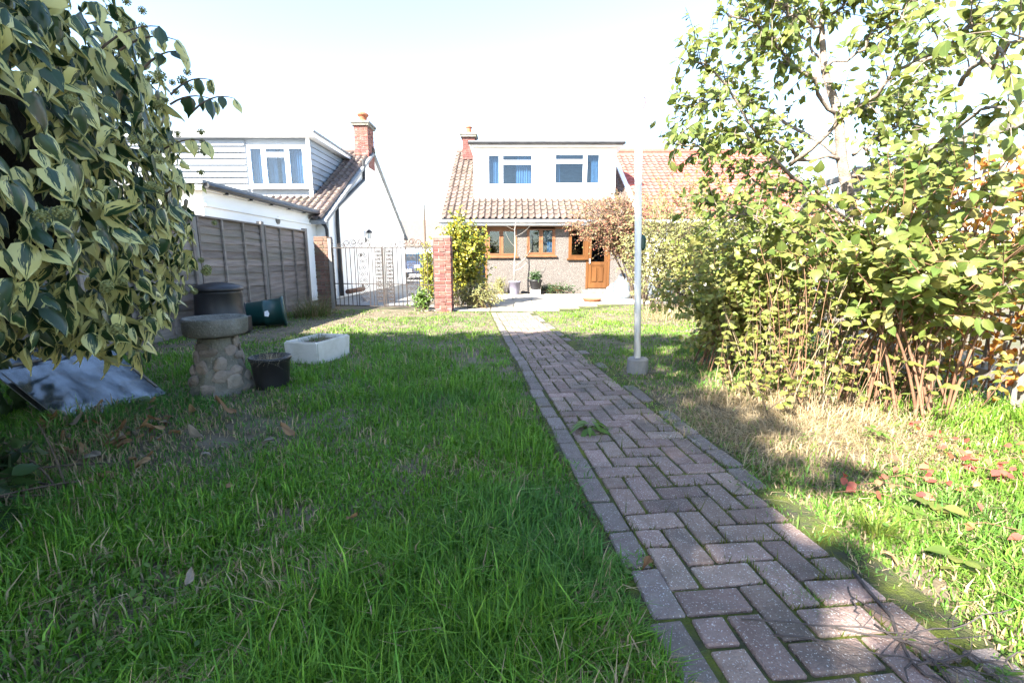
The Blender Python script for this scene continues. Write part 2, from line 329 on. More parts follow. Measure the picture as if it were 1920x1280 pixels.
# ---------------------------------------------------------------- leaves
def leaf_tpl(widths, nx=1, fold=.25, curl=.3, wave=0.0, lobes=None):
    """leaf of unit length along +y, normal +z. widths at even stations from stalk to tip"""
    n = len(widths); V = []; A = []; T = []
    cols = 2 * nx + 1
    for i, w in enumerate(widths):
        t = i / (n - 1); yy = t; zz = -curl * t * t
        for j in range(cols):
            u = (j - nx) / nx
            V.append((u * w, yy + (lobes[i] if lobes else 0) * abs(u), zz + fold * abs(u) * w - .5 * fold * u * u * w + wave * math.sin(5 * t + 3 * u) * abs(u)))
            A.append((u, t, 0))
    for i in range(n - 1):
        for j in range(cols - 1):
            a = i * cols + j; T += [(a, a + 1, a + cols + 1), (a, a + cols + 1, a + cols)]
    return np.array(V), np.array(T), np.array(A)
T_IVY = [leaf_tpl(w, 2, f, c, wv, [0, -.10, -.06, 0, 0, 0, 0]) for w, f, c, wv in (([.02, .27, .36, .33, .24, .12, .01], -.55, .35, .04), ([.02, .24, .30, .34, .22, .10, .01], -1.0, .55, .06), ([.02, .33, .38, .30, .20, .10, .01], -.3, .2, .05), ([.02, .20, .27, .25, .19, .09, .01], -1.4, .4, .03), ([.02, .30, .40, .28, .26, .10, .01], -.7, .75, .07))]
T_OVAL = [leaf_tpl([.03, .24, .30, .22, .01], 1, f, c, .02) for f, c in ((.35, .25), (.7, .45), (.1, .1))]
T_BROAD = [leaf_tpl([.03, .30, .37, .31, .17, .01], 1, f, c, .03) for f, c in ((.3, .3), (.6, .5), (.1, .15))]
T_SMALL = [leaf_tpl([.04, .30, .01], 1, f, .2) for f in (.3, .7)]
T_LANCE = [leaf_tpl([.03, .12, .14, .09, .005], 1, f, c) for f, c in ((.3, .5), (.3, .9))]
T_DEAD = [leaf_tpl([.03, .20, .30, .26, .22, .12, .02], 2, f, c, .2) for f, c in ((1.5, -.4), (2.2, .6), (1.0, -.7))]

def frames(d, up):
    """(N,3) leaf axis d and wished normal -> (N,3,3) with columns x, y=d, z"""
    d = d / np.linalg.norm(d, axis=1, keepdims=True)
    x = np.cross(d, up); l = np.linalg.norm(x, axis=1, keepdims=True); x = np.where(l < 1e-3, np.array([[1., 0, 0]]), x / np.maximum(l, 1e-6))
    z = np.cross(x, d)
    return np.stack([x, d, z], axis=2)
def scatter(tpls, pos, Rm, s, rnd):
    """join many leaves into arrays"""
    Vs, Ts, As = [], [], []; off = 0
    which = RNG.integers(0, len(tpls), len(pos))
    for k, (v, t, a) in enumerate(tpls):
        ix = np.where(which == k)[0]
        if not len(ix): continue
        V = np.einsum('nij,mj->nmi', Rm[ix], v) * s[ix][:, None, None] + pos[ix][:, None, :]
        n = len(v); T = t[None] + (np.arange(len(ix)) * n)[:, None, None] + off
        A = np.repeat(a[None], len(ix), 0).copy(); A[:, :, 2] = rnd[ix][:, None]
        Vs.append(V.reshape(-1, 3)); Ts.append(T.reshape(-1, 3)); As.append(A.reshape(-1, 3)); off += n * len(ix)
    return np.concatenate(Vs), np.concatenate(Ts), np.concatenate(As)
def leaves(parent, tpls, pos, d, up, s, m, singles=0, leafname='leaf', massname='foliage'):
    """the `singles` leaves that show largest become objects, the rest one mass"""
    pos = np.asarray(pos); d = np.asarray(d); up = np.asarray(up); s = np.asarray(s)
    Rm = frames(d, up); rnd = RNG.random(len(pos))
    keep = np.ones(len(pos), bool)
    if singles:
        px, py, zc = project(pos); vis = (zc > .2) & (px > -20) & (px < 1940) & (py > -20) & (py < 1300)
        size = np.where(vis, s / np.maximum(zc, .2), 0); pick = np.argsort(-size)[:singles]; pick = pick[size[pick] > 0]
        keep[pick] = False
        mes = []
        for (v, t, a) in tpls: mes.append(np_mesh(leafname, v, t, m, {'lf': ('FLOAT_VECTOR', a)}, True))
        for i in pick:
            o = link(leafname, mes[int(rnd[i] * 977) % len(mes)], parent)
            M = Matrix(Rm[i].tolist()).to_4x4() @ Matrix.Scale(float(s[i]), 4); M.translation = Vector(pos[i]); 
            o.matrix_basis = M
    if keep.any():
        V, T, A = scatter(tpls, pos[keep], Rm[keep], s[keep], rnd[keep])
        o = link(massname, np_mesh(massname, V, T, m, {'lf': ('FLOAT_VECTOR', A)}, True), parent); o['kind'] = 'stuff'
def rv(n=None, s=1.0):
    return RNG.normal(0, s, 3) if n is None else RNG.normal(0, s, (n, 3))
def bez(a, b, c, n):
    t = np.linspace(0, 1, n)[:, None]; return (1 - t) ** 2 * a + 2 * t * (1 - t) * b + t * t * c

# ================================================================ SETTING
def sheet(name, poly, z, m, kind='structure', **kw):
    me = bpy.data.meshes.new(name); me.from_pydata([(x, y, z) for x, y in poly], [], [tuple(range(len(poly)))]); finish(me, m, False)
    o = link(name, me); tag(o, kind=kind, **kw); return o
gx = np.concatenate([np.linspace(-400, -12, 14), np.linspace(-11, 11, 111), np.linspace(12, 400, 14)])
gy = np.concatenate([np.linspace(-300, -5, 8), np.linspace(-4, 18, 111), np.linspace(19, 900, 16)])
GX, GY = np.meshgrid(gx, gy)
PA, PB = np.array([.915, 0.55]), np.array([-.01, 9.45])       # path centreline
PD = (PB - PA) / np.linalg.norm(PB - PA); PN = np.array([PD[1], -PD[0]]); PLEN = np.linalg.norm(PB - PA)
def path_q(x, y): return (x - PA[0]) * PN[0] + (y - PA[1]) * PN[1]
def gz(x, y):                                                # gentle unevenness of the lawn, dead level along the path and by the walls
    w = np.clip((np.abs(path_q(x, y)) - .5) / .6, 0, 1) * np.clip((9.5 - y) / 2, 0, 1) * np.clip((4.6 - np.abs(x)) / 1, 0, 1) * np.clip((y + 4) / 1, 0, 1)
    return w * (fbm(x * 1.1 + 40, y * 1.1 + 40) - .42) * .10
GZ = gz(GX, GY) - .012
Vg = np.stack([GX, GY, GZ], -1).reshape(-1, 3); nx_ = len(gx); ii = np.arange(len(gy) - 1)[:, None] * nx_ + np.arange(nx_ - 1)[None]
Fg = np.stack([ii, ii + 1, ii + nx_ + 1, ii + nx_], -1).reshape(-1, 4)
tag(link('ground', np_mesh('ground', Vg, Fg, M_SOIL, smooth=True)), kind='structure')
sheet('driveway', [(-4.95, 10.9), (-2.15, 10.9), (-2.15, 60), (-9.5, 60), (-9.5, 24.3), (-4.95, 24.3)], .0, M_DRIVE)
sheet('road', [(-60, 46), (60, 46), (60, 54), (-60, 54)], .006, M_LEAD)

# patio in front of the house, slab by slab
pat = sheet('patio', [(-2.0, 9.7), (1.2, 9.7), (2.9, 11.2), (4.4, 11.2), (4.4, 15.05), (-2.0, 15.05)], -.004, M_MOSS)
slab_me = MB().box(-.245, .245, -.245, .245, -.03, .012).mesh('slab', M_PATIO, bevel=.006)
for i in range(13):
    for j in range(11):
        x, y = -1.72 + i * .5, 9.98 + j * .5
        if y < 11.3 and x > .95 + (y - 9.7) * .9: continue
        if y > 14.8: continue
        o = link('paving_slab', slab_me, pat); o.location = (x + random.uniform(-.006, .006), y, random.uniform(-.003, .005)); o.rotation_euler = (random.uniform(-.006, .006), random.uniform(-.006, .006), random.uniform(-.01, .01))

# ---- garden path: herringbone bricks with stretcher edging
U = .1105
def path_pt(q, p): return PA + PD * p + PN * q
strip = [path_pt(-.47, -1.2), path_pt(.47, -1.2), path_pt(.47, PLEN + .1), path_pt(-.47, PLEN + .1)]
path = sheet('garden_path', [tuple(a) for a in strip], .009, M_MOSS)
def paver(m, L):
    out = []
    for k in range(4):
        mb = MB().box(-U / 2 + .0065, U / 2 - .0065, -L / 2 + .0065, L / 2 - .0065, -.04, .018)
        mb.v = [(x + random.uniform(-.0025, .0025), y + random.uniform(-.003, .003), z) for x, y, z in mb.v]
        out.append(mb.mesh('brick', m, bevel=.005))
    return out
pv = {('b', 2): paver(M_BRICKPAVE, 2 * U), ('b', 1): paver(M_BRICKPAVE, U), ('e', 2): paver(M_EDGEPAVE, 2 * U)}
cells = []
p_start = -1.1; nrow = int((PLEN - p_start) / U)
for j in range(nrow):
    for i in range(-1, 6):
        c = (i - j) % 4
        if c == 0:
            a, b = max(i, 0), min(i + 1, 5)
            if a > b or i + 1 < 0: continue
            cells.append(('b', b - a + 1, ((a + b) / 2 - 2.5) * U, p_start + (j + .5) * U, 90))
        elif c == 3 and i >= 0:
            if j + 1 >= nrow: continue
            cells.append(('b', 2, (i - 2.5) * U, p_start + (j + 1) * U, 0))
for sd in (-1, 1):
    for j in range(nrow // 2):
        if random.random() < (.02 if sd < 0 else .35): continue
        cells.append(('e', 2, sd * 3.54 * U + random.gauss(0, .006), p_start + (2 * j + 1 + (.4 if sd > 0 else 0)) * U, 0))
cells = [c for c in cells if c[3] > .05]
cells.sort(key=lambda c: c[3])
far = MB()
head = math.atan2(-PD[0], PD[1])
for n, (k, ln, q, p, a) in enumerate(cells):
    w = path_pt(q, p); z = float(fbm(np.array(w[0] * 2.5), np.array(w[1] * 2.5)) - .5) * .016
    if n < 300:
        o = link('brick', random.choice(pv[(k, ln)]), path); o.location = (w[0], w[1], z)
        o.rotation_euler = (random.uniform(-.018, .018), random.uniform(-.018, .018), head + R(a) + random.uniform(-.02, .02))
    else:
        m = Matrix.Translation((w[0], w[1], z - .011)) @ Matrix.Rotation(head + R(a), 4, 'Z')
        far.obox(m, U - .014, ln * U - .014, .058)
if far.v: far.build('far_brick', M_BRICKPAVE, path)['kind'] = 'stuff'

# ================================================================ HOUSES
def wall_open(mb, x0, x1, z0, z1, y0, y1, holes):
    xs = sorted({x0, x1, *[h[0] for h in holes], *[h[1] for h in holes]}); zs = sorted({z0, z1, *[h[2] for h in holes], *[h[3] for h in holes]})
    for a, b in zip(xs, xs[1:]):
        run = None
        for c, d in zip(zs, zs[1:]):
            solid = not any(h[0] <= (a + b) / 2 <= h[1] and h[2] <= (c + d) / 2 <= h[3] for h in holes)
            if solid: run = [run[0], d] if run else [c, d]
            if (not solid or d == zs[-1]) and run: mb.box(a, b, y0, y1, run[0], run[1]); run = None
    return mb
def window(parent, x0, x1, z0, z1, Y, m, lights, curtain=None, ft=.055, sill=None, name='window'):
    """lights: list of (xfrac0, xfrac1, transom fraction or None); frame sits in the wall whose face is Y"""
    fr = MB(); W = x1 - x0; Hh = z1 - z0
    fr.box(x0, x1, Y - .012, Y + .07, z0, z0 + ft).box(x0, x1, Y - .012, Y + .07, z1 - ft, z1)
    fr.box(x0, x0 + ft, Y - .014, Y + .07, z0 + ft, z1 - ft).box(x1 - ft, x1, Y - .014, Y + .07, z0 + ft, z1 - ft)
    for a, b, t in lights[1:]: fr.box(x0 + a * W - ft * .5, x0 + a * W + ft * .5, Y - .014, Y + .07, z0 + ft, z1 - ft)
    panes = []
    for k, (a, b, t) in enumerate(lights):
        xa = x0 + (ft if k == 0 else a * W + ft * .5); xb = x0 + (W - ft if k == len(lights) - 1 else b * W - ft * .5)
        if t:
            zt = z0 + Hh * t; fr.box(xa, xb, Y - .011, Y + .07, zt - ft * .5, zt + ft * .5)
            rects = [(xa, xb, z0 + ft, zt - ft * .5), (xa, xb, zt + ft * .5, z1 - ft)]
        else: rects = [(xa, xb, z0 + ft, z1 - ft)]
        for r in rects:
            c = .032
            fr.box(r[0], r[1], Y - .026, Y + .05, r[2], r[2] + c).box(r[0], r[1], Y - .026, Y + .05, r[3] - c, r[3])
            fr.box(r[0], r[0] + c, Y - .027, Y + .05, r[2] + c, r[3] - c).box(r[1] - c, r[1], Y - .027, Y + .05, r[2] + c, r[3] - c)
            panes.append((r[0] + c, r[1] - c, r[2] + c, r[3] - c))
    w = fr.build(name, m, parent)
    for r in panes: MB().box(r[0] - .004, r[1] + .004, Y + .012, Y + .018, r[2] - .004, r[3] + .004).build('pane', M_GLASS, w)
    if sill: MB().box(x0 - .05, x1 + .05, Y - .09, Y + .02, z0 - .05, z0 - .003).build('sill', sill, w)
    for (a, b) in (curtain or []):
        n = 40; xs = np.linspace(x0 + a * W, x0 + b * W, n); ys = Y + .16 + .022 * np.sin(np.arange(n) * 1.15) + .008 * np.sin(np.arange(n) * .43)
        V = np.array([(x, y, z) for z in (z0, z1) for x, y in zip(xs, ys)]); F = np.array([(i, i + 1, n + i + 1, n + i) for i in range(n - 1)])
        link('curtain', np_mesh('curtain', V, F, M_CURTAIN, smooth=True), w)
    return w
def tile_mesh(m, w=.2, L=.33, roll=.06):
    xs = [0, .03, .06, .10, .125, .15, .175, .2, .205]; zs = [0, -.004, -.004, 0, roll * .65, roll, roll * .65, .004, .0]
    mb = MB(); n = len(xs); k = w / .2
    V = [(x * k - w / 2, 0, z + .03) for x, z in zip(xs, zs)] + [(x * k - w / 2, L, z) for x, z in zip(xs, zs)] + [(x * k - w / 2, 0, z + .012) for x, z in zip(xs, zs)]
    F = [(i, i + 1, n + i + 1, n + i) for i in range(n - 1)] + [(2 * n + i, 2 * n + i + 1, i + 1, i) for i in range(n - 1)]
    return mb.add(V, F).mesh('roof_tile', m, smooth=False)
def tile_roof(parent, m, x0, x1, ye, ze, yr, zr, skip, limit=300, w=.2, course=.29, roll=.062, order=None):
    """tiles on the slope from eave (ye, ze) up to ridge (yr, zr); skip(x, y) leaves tiles out"""
    me = tile_mesh(m, w, course + .04, roll); sl = math.atan2(zr - ze, yr - ye); Ls = math.hypot(zr - ze, yr - ye)
    spots = []
    for r in range(int(Ls / course)):
        for c in range(int((x1 - x0) / w)):
            x = x0 + (c + .5) * w; t = r * course; y = ye + t * math.cos(sl); z = ze + t * math.sin(sl)
            if not skip(x, y + course * .5): spots.append((x, y, z))
    if order: spots.sort(key=order)
    for (x, y, z) in spots[:limit]:
        o = link('roof_tile', me, parent); o.location = (x + random.uniform(-.004, .004), y, z + random.uniform(0, .006)); o.rotation_euler = (sl + random.uniform(-.012, .012), random.uniform(-.015, .015), 0)
    if spots[limit:]:
        rest = MB()
        vv = [v.co.copy() for v in me.vertices]; ff = [tuple(p.vertices) for p in me.polygons]; rm = Matrix.Rotation(sl, 4, 'X')
        for (x, y, z) in spots[limit:]: rest.add([rm @ v + Vector((x, y, z)) for v in vv], ff)
        rest.build('roof_tiles', m, parent)['kind'] = 'stuff'
def brick_stack(parent, x0, x1, y0, y1, z0, z1, m, course=.075, single=True, proud=.006, name='brick'):
    """mortar core with separate bricks around all four faces"""
    MB().box(x0 + .012, x1 - .012, y0 + .012, y1 - .012, z0, z1).build('mortar', M_MORTAR if m is not M_BRICK_DK else M_CONC, parent)
    joined = MB(); n = int(round((z1 - z0) / course)); cache = {}
    for k in range(n):
        za, zb = z0 + k * (z1 - z0) / n + .005, z0 + (k + 1) * (z1 - z0) / n - .005
        W, D = x1 - x0, y1 - y0; bl = .225
        def run(a, b, shift):
            e = [a]; t = a + (bl if shift else bl / 2)
            while t < b - .06: e.append(t); t += bl
            e.append(b); return list(zip(e, e[1:]))
        boxes = []
        ax, bx_ = (x0, x1) if k % 2 == 0 else (x0 + .105, x1 - .105)
        ay, by_ = (y0 + .105, y1 - .105) if k % 2 == 0 else (y0, y1)
        for a, b in run(ax, bx_, k % 2 == 0): boxes += [(a + .005, b - .005, y0, y0 + .1), (a + .005, b - .005, y1 - .1, y1)]
        for a, b in run(ay, by_, k % 2 == 1): boxes += [(x0, x0 + .1, a + .005, b - .005), (x1 - .1, x1, a + .005, b - .005)]
        for q in boxes:
            if q[1] - q[0] < .03 or q[3] - q[2] < .03: continue
            if not single: joined.box(q[0], q[1], q[2], q[3], za, zb); continue
            key = (round(q[1] - q[0], 3), round(q[3] - q[2], 3))
            if key not in cache: cache[key] = MB().box(-key[0] / 2, key[0] / 2, -key[1] / 2, key[1] / 2, -(zb - za) / 2, (zb - za) / 2).mesh(name, m, bevel=.004)
            o = link(name, cache[key], parent); o.location = ((q[0] + q[1]) / 2 + random.uniform(-.003, .003), (q[2] + q[3]) / 2 + random.uniform(-.003, .003), (za + zb) / 2)
    if not single: joined.build('brickwork', m, parent)['kind'] = 'stuff'

# ---------------------------------------------------------------- the house at the end of the path
HY = 15.1; EY, EZ, RY, RZ = 14.78, 2.33, 19.5, 5.4
house = thing('dormer_bungalow', 'pebbledashed bungalow with white flat-roofed dormer and brown windows at the path end', 'house', (.9, HY, 0))
XL, XR = -2.05, 3.95
def hx(px, py, Y=HY): return P(px, py, Y).x
def hz(py, Y=HY): return P(960, py, Y).z
zx = lambda a: 800 + a * .3672
zy = lambda a: 150 + a * .3672
W1 = (hx(zx(308), 460), hx(zx(461), 460), hz(zy(900)), hz(zy(758)))
W2 = (hx(zx(511), 460), hx(zx(656), 460), hz(zy(895)), hz(zy(752)))
W3 = (hx(zx(724), 460), hx(zx(815), 460), hz(zy(910)), hz(zy(752)))
DR = (W3[1] + .003, hx(zx(937), 460), .16, hz(zy(752)))
RC = (hx(zx(240), 460), hx(zx(303), 460), 0.05, hz(zy(760)))
wall_open(MB(), XL, XR, -.1, EZ + .02, HY, HY + .25, [W1, W2, W3, DR, RC]).build('wall', M_PEBBLE, house)
mb = MB().box(XL, XL + .25, HY + .25, 23.6, -.1, EZ).box(XL, XR, 23.6, 23.85, -.1, EZ).box(XR - .12, XR - .005, HY + .25, 23.6, -.1, EZ)
mb.prism([(HY + .25, EZ), (23.6, EZ), (RY, RZ - .2)], XL, XL + .2, 'x').build('gable_wall', M_WHITE, house)
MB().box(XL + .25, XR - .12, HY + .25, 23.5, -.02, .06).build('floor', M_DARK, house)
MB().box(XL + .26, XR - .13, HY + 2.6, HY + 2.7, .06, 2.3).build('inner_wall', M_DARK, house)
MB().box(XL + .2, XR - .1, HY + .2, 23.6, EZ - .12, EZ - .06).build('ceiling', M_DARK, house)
deck = MB().prism([(EY - .02, EZ), (RY, RZ), (RY, RZ - .1), (EY - .02, EZ - .1)], XL - .18, XR - .01, 'x')
deck.prism([(RY, RZ), (24.2, EZ), (24.2, EZ - .1), (RY, RZ - .1)], XL - .18, XR - .01, 'x')
roof = deck.build('roof', M_LEAD, house)
DX0, DX1, DY, DZ0, DZ1 = hx(888, 330, 15.9), hx(1154, 330, 15.9), 15.9, 3.0, 4.72
tile_roof(roof, M_TILE, XL - .2, XR + .02, EY - .06, EZ + .02, RY, RZ, lambda x, y: y > DY + .05 and DX0 - .02 < x < DX1 + .02, 300)
MB().tube([(XL - .2, RY, RZ + .02), (XR, RY, RZ + .02)], .11, 8).build('ridge', M_TILE, roof)
MB().box(XL - .2, XR + .0, EY - .04, EY - .01, EZ - .17, EZ - .02).box(XL - .2, XR, EY - .01, HY, EZ - .17, EZ - .15).build('fascia', M_UPVC, house)
MB().tube([(XL - .25, EY - .10, EZ - .05), (XR + .02, EY - .10, EZ - .05)], .055, 8).build('gutter', M_GREYGUT, house)
# party-wall verge
MB().prism([(EY - .05, EZ + .03), (RY, RZ + .06), (RY, RZ + .12), (EY - .05, EZ + .10)], XR - .02, XR + .14, 'x').build('verge', M_UPVC, roof)
# dormer
dorm = MB()
U1 = (hx(zx(303), 320, DY), hx(zx(550), 320, DY), hz(zy(548), DY), hz(zy(372), DY)); U2 = (hx(zx(643), 320, DY), hx(zx(893), 320, DY), hz(zy(542), DY), hz(zy(368), DY))
wall_open(dorm, DX0, DX1, DZ0 - .1, DZ1 + .03, DY, DY + .12, [U1, U2])
dorm.prism([(DY + .12, DZ0), (DY + .12, DZ1 + .03), (18.6, DZ1 + .03)], DX0, DX0 + .1, 'x').prism([(DY + .12, DZ0), (DY + .12, DZ1 + .03), (18.6, DZ1 + .03)], DX1 - .1, DX1, 'x')
dormer = dorm.build('dormer', M_BOARD2, house)
MB().box(DX0 - .11, DX1 + .2, DY - .2, 18.9, DZ1 + .03, DZ1 + .13).build('flat_roof', M_UPVC, dormer)
MB().box(DX0 - .14, DX1 + .23, DY - .23, 18.95, DZ1 + .133, DZ1 + .18).build('roof_edge', M_LEAD, dormer)
MB().tube([(DX0 - .14, DY - .27, DZ1 + .1), (DX1 + .23, DY - .27, DZ1 + .1)], .045, 8).build('gutter', M_BLACKPIPE, dormer)
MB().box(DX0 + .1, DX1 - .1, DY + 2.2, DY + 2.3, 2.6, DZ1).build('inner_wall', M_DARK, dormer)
MB().box(DX0 - .03, DX1 + .03, DY - .08, DY, DZ0 - .06, DZ0 + .02).build('lead_flashing', M_UPVC, dormer)
mb = MB()                                                     # plain vertical cladding joints beside the windows
for x in (U1[0] - .06, U1[1] + .03, U2[0] - .06, U2[1] + .03): mb.box(x, x + .03, DY - .014, DY + .01, U1[2], U1[3])
mb.build('trim', M_UPVC, dormer)
window(house, *U1, DY, M_UPVC, [(0, .31, None), (.31, 1, .72)], [(.03, .28), (.62, .97)], .06, M_UPVC)
window(house, *U2, DY, M_UPVC, [(0, .66, .72), (.66, 1, None)], [(.02, .16), (.80, .98)], .06, M_UPVC)
window(house, *W1, HY, M_BROWNWIN, [(0, .48, None), (.48, 1, None)], None, .06, M_BROWNWIN)
window(house, *W2, HY, M_BROWNWIN, [(0, .5, None), (.5, 1, None)], [(.5, .98)], .06, M_BROWNWIN)
window(house, *W3, HY, M_WOODUPVC, [(0, 1, None)], None, .07, M_WOODUPVC)
# door
dw = DR[1] - DR[0]; dz = DR[3]
mb = MB().box(DR[0], DR[0] + .07, HY - .02, HY + .08, DR[2], dz).box(DR[1] - .07, DR[1], HY - .02, HY + .08, DR[2], dz).box(DR[0] + .07, DR[1] - .07, HY - .02, HY + .08, dz - .07, dz)
door = mb.build('door', M_WOODUPVC, house)
a, b = DR[0] + .075, DR[1] - .075; mid = .98
mb = MB().box(a, a + .1, HY, HY + .05, DR[2] + .02, dz - .07).box(b - .1, b, HY, HY + .05, DR[2] + .02, dz - .07)
mb.box(a + .1, b - .1, HY, HY + .05, DR[2] + .02, DR[2] + .16).box(a + .1, b - .1, HY, HY + .05, mid - .06, mid + .05).box(a + .1, b - .1, HY, HY + .05, dz - .17, dz - .07)
mb.box(a + .1, b - .1, HY + .02, HY + .045, DR[2] + .16, mid - .06).build('door_leaf', M_WOODUPVC, door)
pw = (b - a - .2)
for k in (0, 1):
    MB().box(a + .12 + k * pw * .5, a + .08 + (k + 1) * pw * .5, HY - .004, HY + .02, DR[2] + .22, mid - .12).build('panel', M_WOODUPVC, door, bevel=.012)
MB().box(a + .1, b - .1, HY + .018, HY + .026, mid + .05, dz - .17).build('pane', M_GLASS, door)
MB().box(a + .03, a + .06, HY - .05, HY - .003, .98, 1.12).build('handle', M_UPVC, door)
MB().box(DR[0] - .15, DR[1] + .2, HY - .42, HY - .003, -.05, .14).build('doorstep', M_CONC, house, bevel=.015)
# recessed side entrance
MB().box(RC[0] - .03, RC[1] + .1, HY + .9, HY + .95, 0, 2.25).build('recess_door', M_GREYDOOR, house)
MB().box(RC[1] - .03, RC[1] + .03, HY - .01, HY + .02, .05, RC[3]).build('recess_frame', M_BROWNWIN, house)
MB().box(RC[0], RC[1], HY + .02, HY + .9, .0, .05).build('recess_floor', M_CONC, house)
MB().box(XL, XR - .02, HY - .012, HY - .002, RC[3], RC[3] + .06).build('lintel', M_BROWNWIN, house)
# chimney, aerial
cx0, cx1 = P(868, 280, 18.9).x, P(891, 280, 18.9).x
ch = MB().box(cx0 - .005, cx1 + .005, 18.7, 19.3, 4.3, 4.95).build('chimney', M_BRICK, roof)
brick_stack(ch, cx0, cx1, 18.7, 19.3, 4.9, 5.77, M_BRICK, single=False)
MB().box(cx0 - .06, cx1 + .06, 18.62, 19.38, 5.77, 5.84).box(cx0 - .09, cx1 + .09, 18.6, 19.4, 5.84, 5.92).build('chimney_cap', M_CONC, ch)
MB().lathe([(.11, 5.92), (.12, 5.97), (.095, 6.02), (.1, 6.16), (.13, 6.18), (.12, 6.22)], ((cx0 + cx1) / 2, 19, 0), 14).build('chimney_pot', M_TERRA, ch)
top = P(892, 186, 19.0)
mb = MB().tube([(cx1 + .05, 19, 5.3), (cx1 + .06, 19, top.z)], .014, 5)
bd = Vector((.62, .35, .28)).normalized(); c0 = Vector((cx1 + .06, 19, top.z - .1))
mb.tube([c0 - bd * .6, c0 + bd * .35], .012, 4)
for k in range(8):
    q = c0 + bd * (-.55 + k * .11); s = Vector((.1, -.25, .02)).normalized() * (.16 + .02 * (k % 3)); mb.tube([q - s, q + s], .006, 4)
mb.beam(c0 + bd * .3 + Vector((0, 0, -.2)), c0 + bd * .3 + Vector((0, 0, .22)), .01, .3)
mb.build('aerial', M_GREYGUT, ch)

# ---------------------------------------------------------------- adjoining red-roofed house
nb = thing('adjoining_house', 'red-tiled white house adjoining on the right behind the shrubs', 'house', (7, HY, 0))
NX0, NX1 = XR + .16, 10.2
wall_open(MB(), NX0 - .14, NX1, -.1, EZ, HY + .02, HY + .25, [(5.2, 6.6, .95, 2.1)]).box(NX1 - .2, NX1, HY + .25, 23.6, -.1, EZ).box(NX0, NX1, 23.6, 23.8, -.1, EZ).build('wall', M_WHITE, nb)
MB().prism([(HY + .25, EZ), (23.6, EZ), (RY, RZ - .2)], NX1 - .19, NX1 - .01, 'x').build('gable_wall', M_WHITE, nb)
deck = MB().prism([(EY, EZ), (RY, RZ), (RY, RZ - .1), (EY, EZ - .1)], NX0, NX1 + .2, 'x').prism([(RY, RZ), (24.2, EZ), (24.2, EZ - .1), (RY, RZ - .1)], NX0, NX1 + .2, 'x').build('roof', M_TILE_RED, nb)
tile_roof(deck, M_TILE_RED, NX0, NX1 + .2, EY - .05, EZ + .02, RY, RZ, lambda x, y: False, 300, .22, .27, .028, order=lambda s: s[0] - s[2] * .9)
MB().tube([(NX0, RY, RZ + .02), (NX1 + .2, RY, RZ + .02)], .11, 8).build('ridge', M_TILE_RED, deck)
window(nb, 5.2, 6.6, .95, 2.1, HY + .02, M_UPVC, [(0, .5, None), (.5, 1, None)], [(0, .4), (.6, 1)])
MB().tube([(NX0, EY - .1, EZ - .05), (NX1 + .2, EY - .1, EZ - .05)], .055, 8).build('gutter', M_UPVC, nb)
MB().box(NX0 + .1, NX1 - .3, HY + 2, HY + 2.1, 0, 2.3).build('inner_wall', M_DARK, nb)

# ---------------------------------------------------------------- neighbour's house on the left
LG = -5.05; LEY, LEZ, LRY, LRZ = 12.5, 2.12, 17.35, 4.93
lh = thing('weatherboarded_house', "white house with grey-boarded dormer and tall red chimney behind the fence", 'house', (LG - 3, 13, 0))
LX0 = -14.0; BY = 22.2
MB().prism([(12.9, -.2), (BY - .4, -.2), (BY - .4, LEZ + .12), (LRY, LRZ - .12), (12.9, LEZ + .12)], LG - .25, LG, 'x').build('gable_wall', M_WHITE, lh)
MB().box(LX0, LG - .25, 12.92, 13.1, -.2, LEZ + .15).box(LX0, LG - .25, BY - .6, BY - .4, -.2, LEZ).box(LX0, LX0 + .2, 13.1, BY - .6, -.2, LEZ).build('wall', M_WHITE, lh)
lroof = MB().prism([(LEY, LEZ), (LRY, LRZ), (LRY, LRZ - .1), (LEY, LEZ - .1)], LX0, LG + .1, 'x').prism([(LRY, LRZ), (BY, LEZ), (BY, LEZ - .1), (LRY, LRZ - .1)], LX0, LG + .1, 'x').build('roof', M_LEAD, lh)
LDX, LDY, LDZ0, LDZ1 = -5.8, 13.8, 2.85, 4.5
tile_roof(lroof, M_TILE_DK, -9.06, LG + .14, LEY - .05, LEZ + .02, LRY, LRZ, lambda x, y: (y > LDY and x < LDX + .03), 300)
MB().tube([(LX0, LRY, LRZ + .02), (LG + .1, LRY, LRZ + .02)], .11, 8).build('ridge', M_TILE_DK, lroof)
LU = (P(468, 315, LDY).x, P(577, 315, LDY).x, P(500, 352, LDY).z, P(500, 273, LDY).z)
ld = wall_open(MB(), -12.5, LDX, LDZ0 - .15, LDZ1, LDY + .02, LDY + .14, [LU])
ld.prism([(LDY + .14, LDZ0), (LDY + .14, LDZ1), (16.75, LDZ1)], LDX - .1, LDX - .012, 'x')
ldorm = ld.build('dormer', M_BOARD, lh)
bh = .172; n = int((LDZ1 - LDZ0 + .1) / bh)
